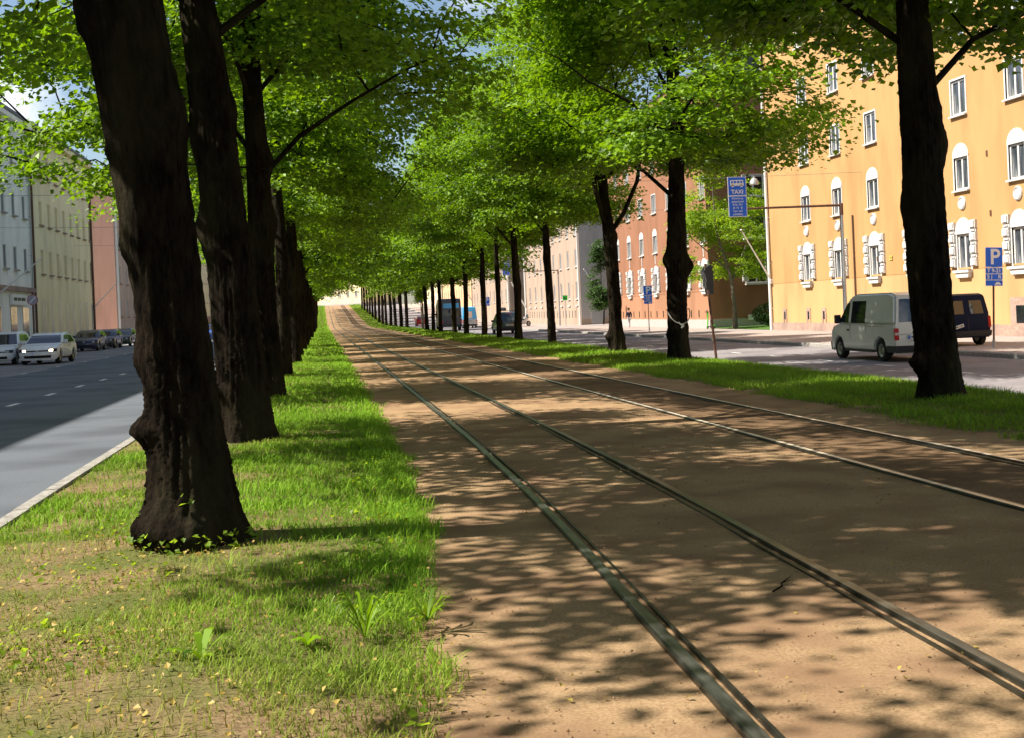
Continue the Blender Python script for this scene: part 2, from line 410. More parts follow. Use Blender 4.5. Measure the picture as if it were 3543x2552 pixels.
# fresh dark patch by the far-left crossing and the pale side street mouth
sheet('side_street', [(-16.4, -0.149), (-22, -0.10), (-60, -0.05)], [107.2, 110, 114, 118.6], M['asphalt_lane'])
sheet('courtyard_lawn', [(25.45, -0.28), (30, -0.22), (45, -0.1)], [66.6, 70, 74, 77.4], M['lawn'])
sheet('courtyard', [(25.45, -0.29), (30, -0.27), (45, -0.2)], [106.2, 110, 114, 117.8], M['paving'])

# ------------------------------------------------------------------ tram rails
YR = np.concatenate([np.arange(-6, 14, 0.5), yline(14, 330, 1.0, 1.05)])
def rail_x(pts):
    px = np.array([p[1] for p in pts]); pv = np.array([p[0] for p in pts])
    return np.interp(YR, px, pv)
def rail(pts, side, label, crown):
    """grooved rail: running head, dark flange groove, guard lip; side=+1 when the groove lies to the right"""
    X = rail_x(pts)
    k = np.ones(5) / 5; Xs = np.convolve(np.pad(X, 2, mode='edge'), k, 'valid')
    prof = [(-0.034, -0.02), (-0.034, 0.016), (-0.026, 0.024), (0.026, 0.024), (0.030, 0.018), (0.032, -0.015), (0.068, -0.015), (0.070, 0.012), (0.086, 0.012), (0.090, -0.02)]
    mats = [0, 0, 1, 0, 0, 2, 0, 0, 0]
    n = len(prof); V = np.zeros((len(YR), n, 3))
    for j, (a, b) in enumerate(prof):
        V[:, j, 0] = Xs + a * side; V[:, j, 1] = YR; V[:, j, 2] = b + zY(YR)
    i = np.arange(len(YR) - 1)[:, None] * n + np.arange(n - 1)[None, :]
    F = np.stack([i, i + 1, i + 1 + n, i + n], -1)
    mi = np.tile(np.array(mats), (len(YR) - 1, 1)).reshape(-1)
    o = np_mesh('rail', V.reshape(-1, 3), F.reshape(-1, 4), [M['steel'], M[crown], M['groove']], mi)
    tag(o, label, 'rail', 'tram rails sunk in the gravel bed')
rail([(1.22, -6), (1.30, 2), (1.37, 4.0), (1.41, 5.1), (1.45, 6.2), (1.52, 7.8), (1.57, 10.0), (1.62, 13.9), (1.65, 29.5), (1.68, 330)], 1, 'leftmost tram rail, dark steel beside the left grass strip', 'worn_steel')
rail([(2.40, -6), (2.50, 4.5), (2.59, 7.45), (2.66, 10), (2.69, 15.2), (2.68, 27.5), (2.70, 330)], -1, 'second tram rail from the left, dark steel in the gravel', 'worn_steel')
rail([(4.53, -6), (4.51, 7.4), (4.51, 12.6), (4.50, 25.6), (4.5, 330)], 1, 'third tram rail from the left, with a pale shiny top', 'polished_glint')
rail([(5.75, -6), (5.73, 9.4), (5.68, 15.7), (5.64, 25), (5.62, 330)], -1, 'rightmost tram rail, thin pale line near the right grass strip', 'polished_glint')

# ------------------------------------------------------------------ trees
def tnoise(p, s=1.0, seed=0.0):
    """cheap smooth 3-D noise in about -1..1"""
    x, y, z = p[..., 0] * s + seed, p[..., 1] * s + seed * 1.7, p[..., 2] * s - seed
    return (np.sin(x * 1.31 + np.sin(y * 1.73 + 1.1)) + np.sin(y * 1.57 + np.sin(z * 1.29 + 2.3)) + np.sin(z * 1.83 + np.sin(x * 1.41 + 0.7))) / 2.2

def trunk_mesh(name, path, burls=(), seed=0, n=26, lv=46, mat='bark'):
    """path [(x,y,z,r)]; burls [(z, angle, size, height)]; the bark surface is pushed in and out"""
    P = np.array(path, float)
    z = np.concatenate([np.linspace(P[0, 2], 1.2, lv // 3, endpoint=False), np.linspace(1.2, P[-1, 2], lv - lv // 3)])
    cx, cyy, r = (np.interp(z, P[:, 2], P[:, k]) for k in (0, 1, 3))
    k = np.ones(3) / 3
    sm = lambda a: np.convolve(np.pad(a, 1, mode='edge'), k, 'valid')
    cx, cyy, r = sm(cx), sm(cyy), sm(r)
    t = np.linspace(0, 2 * PI, n, endpoint=False)
    T, Z = np.meshgrid(t, z)
    rr = r[:, None] * (1 + 0.05 * np.sin(3 * T + 0.9 * Z + seed) + 0.035 * np.sin(5 * T - 1.3 * Z + 2 * seed) + 0.03 * np.sin(9 * T + 0.5 * Z))
    rr *= 1 + 0.13 * np.exp(-np.maximum(Z, 0) / 0.14) * (0.75 + 0.6 * np.sin(4 * T + seed))
    if n > 50:                                   # furrowed bark on the trunks nearest the camera
        q = 13 * T + 1.3 * np.sin(2.1 * Z + seed) + 0.9 * np.sin(5.3 * Z + 3 * T)
        rr += 0.017 * (np.abs(np.sin(q)) ** 0.6 - 0.6) * (0.7 + 0.5 * np.sin(7 * Z + 5 * T)) + 0.008 * np.sin(23 * T + 9 * Z) * np.sin(17 * Z - 6 * T)
    rr += (0.012 if n < 50 else 0.004) * np.random.default_rng(int(seed * 10) + 5).normal(size=rr.shape)
    for bz, ba, bs, bh in burls:
        d = np.angle(np.exp(1j * (T - ba)))
        rr += bs * np.exp(-(d / 0.55) ** 2 - ((Z - bz) / bh) ** 2)
    V = np.stack([cx[:, None] + rr * np.cos(T), cyy[:, None] + rr * np.sin(T), Z], -1)
    i = np.arange(lv - 1)[:, None] * n + np.arange(n)[None, :]
    j = np.arange(lv - 1)[:, None] * n + (np.arange(n)[None, :] + 1) % n
    F = np.stack([i, j, j + n, i + n], -1).reshape(-1, 4)
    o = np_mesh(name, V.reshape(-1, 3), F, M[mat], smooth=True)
    return o

def leaf_faces(c, nrm, size, rs, droop=None):
    """kite-shaped folded leaves: centres c, normals nrm, sizes"""
    n = len(c)
    a = rs.normal(size=(n, 3)); a -= (a * nrm).sum(1, keepdims=True) * nrm
    a /= np.linalg.norm(a, axis=1, keepdims=True) + 1e-9
    b = np.cross(nrm, a)
    L = size[:, None]; Wd = L * rs.uniform(0.38, 0.48, (n, 1))
    v0 = c - a * L * 0.5; v2 = c + a * L * 0.5 - nrm * L * 0.12
    m = c - a * L * 0.1
    v1 = m + b * Wd + nrm * L * 0.10; v3 = m - b * Wd + nrm * L * 0.10
    V = np.stack([v0, v1, v2, v3], 1).reshape(-1, 3)
    F = np.arange(n * 4).reshape(n, 4)
    return V, F

def crown_parts(seed, nclump, nleaf, lsize, zb=3.9, zt=13.8, rad=4.7, spread=0.62, ymul=1.0, limbs=True, droop=0, left=0, right=0):
    """clump centres fill an uneven crown; every clump is a flat drooping spray of leaves on its own twig"""
    rs = np.random.default_rng(seed)
    C = []
    while len(C) < nclump:
        z = rs.uniform(zb, zt)
        t = (z - zb + 0.25) / (zt - zb + 0.5)
        r = rad * math.sqrt(max(0.0, math.sin(PI * t ** 0.62))) * (0.92 if t > 0.35 else 1.0)
        an = rs.uniform(0, 2 * PI)
        r *= 0.86 + 0.20 * math.sin(3 * an + seed) * math.cos(1.1 * z + seed)
        q = r * rs.uniform(0.02, 1) ** 0.45
        zz = z - 0.07 * q * (q > 2)
        p = np.array([q * math.cos(an), q * math.sin(an) * ymul, max(zz, zb - 0.1)])
        if rs.uniform() > r / rad + 0.15: continue
        if tnoise(p[None], 0.8, seed * 3.1)[0] < 0.02: continue
        C.append(p)
    for i in range(droop):                      # low hanging sprays round the rim
        an = rs.uniform(0, 2 * PI); q = rad * rs.uniform(0.72, 1.02)
        C.append(np.array([q * math.cos(an), q * math.sin(an) * ymul, rs.uniform(3.5, 4.9)]))
    for i in range(left):                       # sprays hanging low on one side only
        an = PI + rs.uniform(-0.95, 0.95); q = rad * rs.uniform(0.40, 1.02)
        C.append(np.array([q * math.cos(an), q * math.sin(an), rs.uniform(3.7, 6.2)]))
    for i in range(right):
        an = rs.uniform(-1.1, 1.1); q = rad * rs.uniform(0.45, 1.05)
        C.append(np.array([q * math.cos(an), q * math.sin(an), rs.uniform(4.9, 7.0)]))
    nclump += droop + left + right
    C = np.array(C)
    k = nleaf
    N = nclump * k
    out = C.copy(); out[:, 2] = 0; out /= np.linalg.norm(out, axis=1, keepdims=True) + 1e-6
    side = np.stack([-out[:, 1], out[:, 0], 0 * out[:, 0]], 1)
    u = np.clip(rs.normal(size=(nclump, k, 3)), -2.1, 2.1)
    sc = rs.uniform(0.75, 1.3, (nclump, 1, 1)) * spread
    du = u[..., 0:1] * sc * 0.62; dv = u[..., 1:2] * sc * 0.52; dw = u[..., 2:3] * 0.10
    P = C[:, None, :] + out[:, None, :] * du + side[:, None, :] * dv
    P[..., 2:3] += dw - 0.30 * np.maximum(du, 0) - 0.10 * np.abs(dv)
    P = P.reshape(-1, 3)
    nr = rs.normal(size=(N, 3)) * 0.42 + np.array([0, 0, 0.85]) + np.repeat(out, k, 0) * 0.35
    nr /= np.linalg.norm(nr, axis=1, keepdims=True)
    V, F = leaf_faces(P, nr, lsize * rs.uniform(0.55, 1.35, N), rs)
    mb = MB()
    if limbs:
        nl = 11; lim = []
        for i in range(nl):
            an = 2.4 * i + rs.uniform(-0.3, 0.3); z0 = 3.6 + 0.55 * i + rs.uniform(-0.2, 0.2)
            ln = max(1.6, (rad * 0.80) * (1 - 0.055 * i)); up = 0.55 + 0.075 * i
            pts = [np.array([0.0, 0.0, z0])]
            for s_ in (0.28, 0.55, 0.8, 1.0):
                pts.append(np.array([math.cos(an + 0.25 * s_ * math.sin(i)) * ln * s_, math.sin(an + 0.25 * s_ * math.sin(i)) * ln * s_ * ymul, z0 + ln * up * (s_ ** 0.8)]) + rs.normal(size=3) * 0.08)
            r0 = 0.055 - 0.002 * i
            mb.tube(pts, [r0, r0 * 0.8, r0 * 0.55, r0 * 0.36, r0 * 0.15], 6, caps=False)
            for q in range(len(pts) - 1):
                for s_ in (0.0, 0.33, 0.66): lim.append(pts[q] * (1 - s_) + pts[q + 1] * s_)
        lim += [np.array([0, 0, zz]) for zz in np.arange(6, zt - 1.5, 0.6)]
        lim = np.array(lim)
        order = np.argsort([np.min(np.linalg.norm(lim - c, axis=1)) for c in C])
        for c in C[order]:
            d = np.linalg.norm(lim - c, axis=1) + 1.2 * np.maximum(lim[:, 2] - c[2], 0) + 2.5 * (np.hypot(lim[:, 0], lim[:, 1]) < 0.3) * (lim[:, 2] < 7.5)
            a = lim[np.argmin(d)]
            mid = (a + c) / 2 + rs.normal(size=3) * 0.10 + np.array([0, 0, 0.12])
            mb.tube([a, mid, c], [0.020, 0.013, 0.007], 4, caps=False)
            lim = np.concatenate([lim, [mid, c]])
    return V, F, mb

def leaf_object(name, V, F, mat): return np_mesh(name, V, F, M[mat])

LIB = {}
def crown_variant(key, seed, nclump, nleaf, lsize, **kw):
    V, F, mb = crown_parts(seed, nclump, nleaf, lsize, **kw)
    a = leaf_object('crown', V, F, 'leaf')
    b = mb.build('limbs', M['bark'], smooth=True) if mb.v else None
    LIB[key] = (a.data, b.data if b else None)
    bpy.data.objects.remove(a)
    if b: bpy.data.objects.remove(b)
for k in range(4): crown_variant(('near', k), 21 + k, 300, 180, 0.124, spread=0.70, droop=20, zt=12.2, rad=4.35)
for k in range(2): crown_variant(('side', k), 61 + k, 330, 180, 0.124, spread=0.70, zb=5.6, zt=13.2, left=50, right=26)
for k in range(3): crown_variant(('high', k), 31 + k, 385, 180, 0.124, spread=0.70, zb=4.5)
for k in range(2): crown_variant(('mid', k), 41 + k, 320, 60, 0.20, spread=0.76, droop=14)
for k in range(2): crown_variant(('far', k), 51 + k, 320, 17, 0.38, spread=0.8)

def std_trunk(seed, r=0.26, top=11.5):
    rs = random.Random(seed)
    p = [(0, 0, -0.12, r * 1.1), (0, 0, 0.6, r), (rs.uniform(-.05, .05), rs.uniform(-.05, .05), 2.0, r * 0.93), (rs.uniform(-.1, .1), rs.uniform(-.1, .1), 3.6, r * 0.95), (rs.uniform(-.12, .12), rs.uniform(-.12, .12), 5.0, r * 0.75), (rs.uniform(-.1, .1), 0, 8.0, r * 0.45), (0, 0, top, 0.04)]
    b = [(rs.uniform(0.4, 3.4), rs.uniform(0, 6.28), rs.uniform(0.05, 0.12), rs.uniform(0.12, 0.25)) for _ in range(4)]
    return p, b
TR = []
for k in range(4):
    p, b = std_trunk(k + 3, 0.235 + 0.015 * k)
    o = trunk_mesh('trunk', p, b, seed=k + 0.5, n=20, lv=40); TR.append(o.data); bpy.data.objects.remove(o)

def tree(x, y, z, label, lod, k, group, rz=None, trunk=None, coff=(0, 0), scale=1.0, cscale=None, lift=0.0, tsc=1.0, csx=1.0):
    root = empty('linden_tree', (x, y, z), 0, label, 'tree', group)
    if trunk is None: to = bpy.data.objects.new('trunk', TR[k % 4])
    else: to = bpy.data.objects.new('trunk', trunk)
    COL.objects.link(to); to.parent = root
    if trunk is None: to.rotation_euler = (0, 0, rnd.uniform(0, 6.28)); to.scale = (scale * tsc, scale * tsc, scale)
    a, b = LIB[(lod, k % {'near': 4, 'high': 3, 'side': 2}.get(lod, 2))]
    rr = rnd.uniform(0, 6.28) if rz is None else rz
    s = cscale or scale
    for nm, d in (('crown', a), ('limbs', b)):
        if d is None: continue
        o = bpy.data.objects.new(nm, d); COL.objects.link(o); o.parent = root
        o.location = (coff[0], coff[1], lift); o.rotation_euler = (0, 0, rr); o.scale = (s * csx, s * csx, s)
    return root

def own_trunk(path, burls, seed):
    o = trunk_mesh('trunk', path, burls, seed, n=110, lv=240); d = o.data; bpy.data.objects.remove(o); return d

GL, GR = 'lindens of the left row', 'lindens of the right row'
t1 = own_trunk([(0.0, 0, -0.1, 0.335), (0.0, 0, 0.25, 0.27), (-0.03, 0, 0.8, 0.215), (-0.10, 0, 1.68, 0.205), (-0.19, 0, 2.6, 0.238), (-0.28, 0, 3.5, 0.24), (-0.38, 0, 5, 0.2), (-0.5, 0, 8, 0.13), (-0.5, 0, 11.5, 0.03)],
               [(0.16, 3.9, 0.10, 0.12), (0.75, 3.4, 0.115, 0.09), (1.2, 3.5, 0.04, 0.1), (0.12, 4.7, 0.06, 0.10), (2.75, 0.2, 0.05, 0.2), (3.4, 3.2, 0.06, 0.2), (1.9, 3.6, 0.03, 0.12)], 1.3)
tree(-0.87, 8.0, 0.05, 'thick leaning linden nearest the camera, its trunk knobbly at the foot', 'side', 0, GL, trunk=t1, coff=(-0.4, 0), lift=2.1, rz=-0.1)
t2 = own_trunk([(0.03, 0, -0.1, 0.335), (0.03, 0, 0.3, 0.295), (-0.03, 0, 1.2, 0.262), (-0.11, 0, 2.5, 0.248), (-0.24, 0, 4.2, 0.232), (-0.34, 0, 5.2, 0.2), (-0.45, 0, 8, 0.13), (-0.45, 0, 11.5, 0.03)],
               [(2.5, 3.3, 0.10, 0.22), (3.6, 3.2, 0.05, 0.25), (3.9, 0.0, 0.06, 0.2), (0.6, 3.9, 0.04, 0.1)], 2.1)
tree(-0.95, 14.6, 0.05, 'second linden from the camera on the left, leaning, with one sunlit edge', 'side', 1, GL, trunk=t2, coff=(-0.3, 0), lift=1.0, rz=0.25)
t3 = own_trunk([(0.0, 0, -0.1, 0.235), (0.0, 0, 0.4, 0.205), (-0.06, 0, 1.5, 0.20), (-0.10, 0, 3.0, 0.215), (-0.12, 0, 4.4, 0.19), (-0.2, 0, 8, 0.13), (-0.2, 0, 11.5, 0.03)],
               [(0.2, 4.5, 0.06, 0.12), (3.2, 0.3, 0.1, 0.3), (4.3, 0.4, 0.12, 0.25)], 3.3)
tree(-0.93, 22.6, 0.05, 'third linden from the camera on the left, half hidden by the second trunk', 'side', 0, GL, trunk=t3, coff=(-0.15, 0), lift=0.4, rz=-0.25)
tree(-0.9, 0.9, 0.05, 'linden of the left row added beside the camera for its shade, outside the frame', 'side', 1, GL, lift=1.9, rz=0.1)  # out of view, put in for the shade it casts on the foreground
tree(-0.9, -6.4, 0.05, 'linden of the left row added unseen behind the camera for its shade', 'near', 1, GL, lift=1.2)  # another unseen tree, added for its shade
names = {3: 'fourth linden from the camera on the left, dark trunk with ragged side shoots', 4: 'fifth linden on the left, dark trunk just right of the fourth'}
ly = [31.0, 39.0] + list(np.arange(46.8, 268, 7.75))
for i, y in enumerate(ly):
    x = -0.86 + rnd.uniform(-0.08, 0.08); lod = 'near' if y < 62 else ('mid' if y < 120 else 'far')
    lab = names.get(i + 3, 'dark linden deep in the left row, overlapped by the trunks before it')
    tree(x, y + rnd.uniform(-0.4, 0.4) * (i > 1), zf(y) + 0.05, lab, lod, i, GL, scale=rnd.uniform(0.93, 1.05), tsc=0.74, lift=1.6 if y > 140 else (0.8 if y < 62 else 0.0), csx=0.72 if y > 110 else (0.88 if y > 70 else 1.0))

r1 = own_trunk([(0.0, 0, -0.1, 0.33), (0.0, 0, 0.3, 0.27), (-0.04, 0, 0.8, 0.26), (-0.08, 0, 1.5, 0.26), (-0.12, 0, 2.75, 0.255), (-0.16, 0, 4.3, 0.235), (-0.18, 0, 5.2, 0.2), (-0.2, 0, 8, 0.13), (-0.2, 0, 11.5, 0.03)],
               [(0.52, 3.14, 0.13, 0.10), (3.45, 0.0, 0.12, 0.28), (2.6, 3.1, 0.05, 0.25), (3.9, 0.1, 0.05, 0.15)], 4.2)
tree(8.16, 15.2, 0.0, 'right row linden nearest the camera, dark trunk in front of the white van', 'high', 0, GR, trunk=r1, coff=(-0.15, 0), rz=0.4, lift=0.6)
r2 = own_trunk([(0.0, 0, -0.1, 0.29), (0.0, 0, 0.4, 0.25), (0.0, 0, 1.2, 0.235), (0.03, 0, 2.0, 0.23), (0.05, 0, 2.75, 0.235), (0.13, 0, 4.97, 0.18), (0.15, 0, 8, 0.13), (0.15, 0, 11.5, 0.03)],
               [(2.3, 0.0, 0.17, 0.22), (2.45, 3.0, 0.12, 0.2), (0.75, 0.2, 0.04, 0.1), (0.6, 3.2, 0.05, 0.12), (1.5, 3.1, 0.03, 0.2)], 5.2)
tree(8.75, 29.2, 0.08, 'second linden of the right row, bulging halfway up, rope tied round it', 'high', 1, GR, trunk=r2, rz=2.2, lift=0.45, csx=1.12)
r3 = own_trunk([(0.0, 0, -0.1, 0.29), (0.0, 0, 0.3, 0.235), (-0.02, 0, 1.0, 0.18), (-0.05, 0, 2.2, 0.185), (-0.10, 0, 3.4, 0.19), (-0.2, 0, 4.6, 0.13), (-0.3, 0, 6, 0.15), (-0.35, 0, 8, 0.11), (-0.35, 0, 11.5, 0.03)],
               [(0.45, 3.3, 0.14, 0.14), (0.4, 0.2, 0.04, 0.12), (1.5, 0.1, 0.04, 0.2), (3.5, 0.0, 0.06, 0.2)], 6.1)
t = tree(8.80, 35.8, 0.08, 'third linden of the right row, its trunk forking above the man-high stem', 'high', 2, GR, trunk=r3, coff=(-0.25, 0), rz=4.0, lift=1.1, csx=0.92)
mb = MB(); mb.tube([(-0.12, 0, 3.5), (0.35, -0.05, 4.15), (0.8, -0.1, 5.1), (1.05, -0.1, 6.4), (1.3, 0, 8)], [0.085, 0.07, 0.06, 0.04, 0.02], 8); mb.tube([(-0.15, 0, 3.6), (-0.5, -0.1, 4.9), (-0.62, -0.1, 6.3), (-1.0, -0.1, 8.0)], [0.09, 0.075, 0.06, 0.03], 8)
mb.build('limbs', M['bark'], t, smooth=True)
names = ['fourth linden of the right row, on a small grassy mound beside the motorcycle',
         'fifth linden of the right row, just right of the dark green minivan',
         'sixth linden of the right row, trunk across the dark green minivan',
         'seventh linden of the right row, at the front end of the dark green minivan',
         'eighth linden of the right row, thin pale brown trunk by the sky blue van',
         'ninth linden of the right row, left of the sky blue van']
ry = [(9.25, 48.7), (8.95, 55.3), (8.95, 61.4), (9.1, 68.2), (8.95, 75.6), (8.9, 82.2), (8.6, 88.8), (8.6, 94.5), (8.7, 101.6)]
for i, (x, y) in enumerate(ry):
    lod = 'high' if y < 70 else 'mid'
    lab = names[i] if i < len(names) else 'slim dark linden in the cluster of the right row before the dark lorry'
    tree(x, y, 0.08, lab, lod, i + 2, GR, scale=rnd.uniform(0.93, 1.03), tsc=rnd.uniform(0.56, 0.66), lift=0.7 if y < 70 else 0.2)
for i, y in enumerate([126.8, 134.0, 146.6, 157, 166, 176, 187, 199, 211, 223, 236, 250, 262]):
    tree(8.75 + rnd.uniform(-.1, .1), y, zf(y) + 0.08, 'dark linden far along the right row, where the street begins to climb', 'far' if y > 140 else 'mid', i, GR, scale=rnd.uniform(0.93, 1.05), tsc=0.75, lift=1.6 * (y > 140), csx=0.72)
# unseen linden beside the camera, put in because its shade falls on the near right road
tree(8.6, 2.5, 0.07, 'linden of the right row added level with the camera for its shade, outside the frame', 'mid', 0, GR)

# young street tree with yellow-green leaves and a small stake in the right row
root = empty('young_tree', (9.05, 109.9, 0.06), 0, 'slim young tree with bright yellow-green leaves in the right row', 'tree')
o = trunk_mesh('trunk', [(0, 0, -0.1, 0.11), (0.02, 0, 1.5, 0.09), (0, 0, 3.5, 0.06), (0, 0, 5.5, 0.02)], (), 1, 10, 20, 'bark_pale'); o.parent = root
V, F, mb = crown_parts(77, 46, 40, 0.17, zb=0.6, zt=5.6, rad=0.75, spread=0.35, limbs=False)
o = leaf_object('crown', V, F, 'leaf_young'); o.parent = root

# courtyard tree between the orange and the rust-coloured house
root = empty('courtyard_tree', (25.75, 73.5, -0.28), 0, 'pale-stemmed light green tree in the gap beside the orange house', 'tree')
o = trunk_mesh('trunk', [(0, 0, -0.1, 0.17), (0, 0, 1.2, 0.12), (-0.15, 0, 3.4, 0.10), (-0.6, 0, 4.8, 0.09), (-1.0, 0, 6.2, 0.06), (-1.1, 0, 9, 0.03)], [(0.5, 3, 0.03, 0.4)], 2, 14, 30, 'bark_pale'); o.parent = root
mb = MB(); mb.tube([(-0.1, 0, 3.0), (0.9, 0.1, 5.0), (1.6, 0.1, 7.0)], [0.07, 0.05, 0.02], 6); mb.tube([(-0.2, 0, 3.6), (-1.6, 0, 4.9), (-2.8, 0.1, 6.0)], [0.06, 0.04, 0.02], 6)
mb.build('limbs', M['bark_pale'], root, smooth=True)
V, F, mb = crown_parts(88, 330, 60, 0.16, zb=3.3, zt=11.2, rad=3.7, spread=0.6, limbs=False); V[:, 0] -= 0.6
o = leaf_object('crown', V, F, 'leaf_young'); o.parent = root
root = empty('climbing_vine', (26.9, 114.5, -0.28), 0, 'leafy dark green vine and shrub against the grey end wall', 'plant')
V, F, mb = crown_parts(89, 150, 40, 0.2, zb=1.6, zt=8.2, rad=1.5, spread=0.5, limbs=False)
o = leaf_object('foliage', V, F, 'leaf_dark'); o.parent = root
MB().tube([(0, 0, -0.1), (0.1, 0, 1.5), (-0.1, 0, 4), (0, 0, 7)], [0.08, 0.06, 0.04, 0.02], 7).build('stem', M['bark'], root, smooth=True)
# hedge in the courtyard
root = empty('shrub', (28.9, 73.6, -0.25), 0, 'low dark clipped shrub on the shaded courtyard lawn', 'shrub')
rs = np.random.default_rng(5); n = 5200
P = rs.normal(size=(n, 3)); P /= np.linalg.norm(P, axis=1, keepdims=True); nr = P.copy()
P *= rs.uniform(0.75, 1.05, (n, 1)); P = P * np.array([1.9, 1.0, 0.8]) + np.array([0, 0, 0.78]); P[:, 2] = np.maximum(P[:, 2], 0.05)
nr = nr + rs.normal(size=nr.shape) * 0.5; nr /= np.linalg.norm(nr, axis=1, keepdims=True)
V, F = leaf_faces(P, nr, rs.uniform(0.08, 0.14, n), rs)
o = leaf_object('foliage', V, F, 'leaf_dark'); o.parent = root
mb = MB()
for k in range(6): mb.tube([(0.15 * k - 0.4, 0, -0.05), (0.35 * k - 0.9, 0, 0.7)], [0.03, 0.015], 5)
mb.build('stem', M['bark'], root)

# rope tied round the second right-hand linden
mb = MB()
cx, cyy = 8.77, 29.2
pts = [(cx + 0.285 * math.cos(a), cyy + 0.285 * math.sin(a), 0.08 + 1.22 - 0.36 * math.sin(min(max((a - PI) / PI, 0), 1) * PI) ** 1.0) for a in np.linspace(0, 2 * PI, 30)]
mb.tube(pts, 0.013, 6)
mb.tube([(cx - 0.1, cyy - 0.31, 0.98), (cx - 0.02, cyy - 0.33, 0.90), (cx + 0.06, cyy - 0.33, 0.96), (cx + 0.02, cyy - 0.34, 0.88), (cx - 0.04, cyy - 0.33, 0.84)], 0.022, 6)
tag(mb.build('rope', M['rope']), 'pale rope knotted in a V round the bulging right-hand linden', 'rope')

# leafy shoots at the foot of the nearest linden
def shoot_leaves(name, pts, size, mat, seed, up=0.8):
    rs = np.random.default_rng(seed)
    P = np.array(pts); nr = rs.normal(size=P.shape) * 0.5 + np.array([0, -0.4, up]); nr /= np.linalg.norm(nr, axis=1, keepdims=True)
    V, F = leaf_faces(P, nr, size * rs.uniform(0.7, 1.2, len(P)), rs)
    return np_mesh(name, V, F, M[mat])
near_root = [o for o in COL.objects if o.get('label', '').startswith('thick leaning')][0]
pts = [(0.42 * math.cos(a) + rnd.uniform(-.05, .05), 0.42 * math.sin(a) + rnd.uniform(-.05, .05), rnd.uniform(0.02, 0.13)) for a in np.linspace(3.3, 6.1, 64)]
pts += [(-0.30 + rnd.uniform(-.04, .04), -0.18 + rnd.uniform(-.05, .05), rnd.uniform(0.1, 0.35)) for _ in range(8)] + [(-0.02 + rnd.uniform(-.08, .08), -0.32, rnd.uniform(0.28, 0.36)) for _ in range(4)]
o = shoot_leaves('shoots', pts, 0.046, 'leaf_young', 3); o.parent = near_root; o['kind'] = 'stuff'

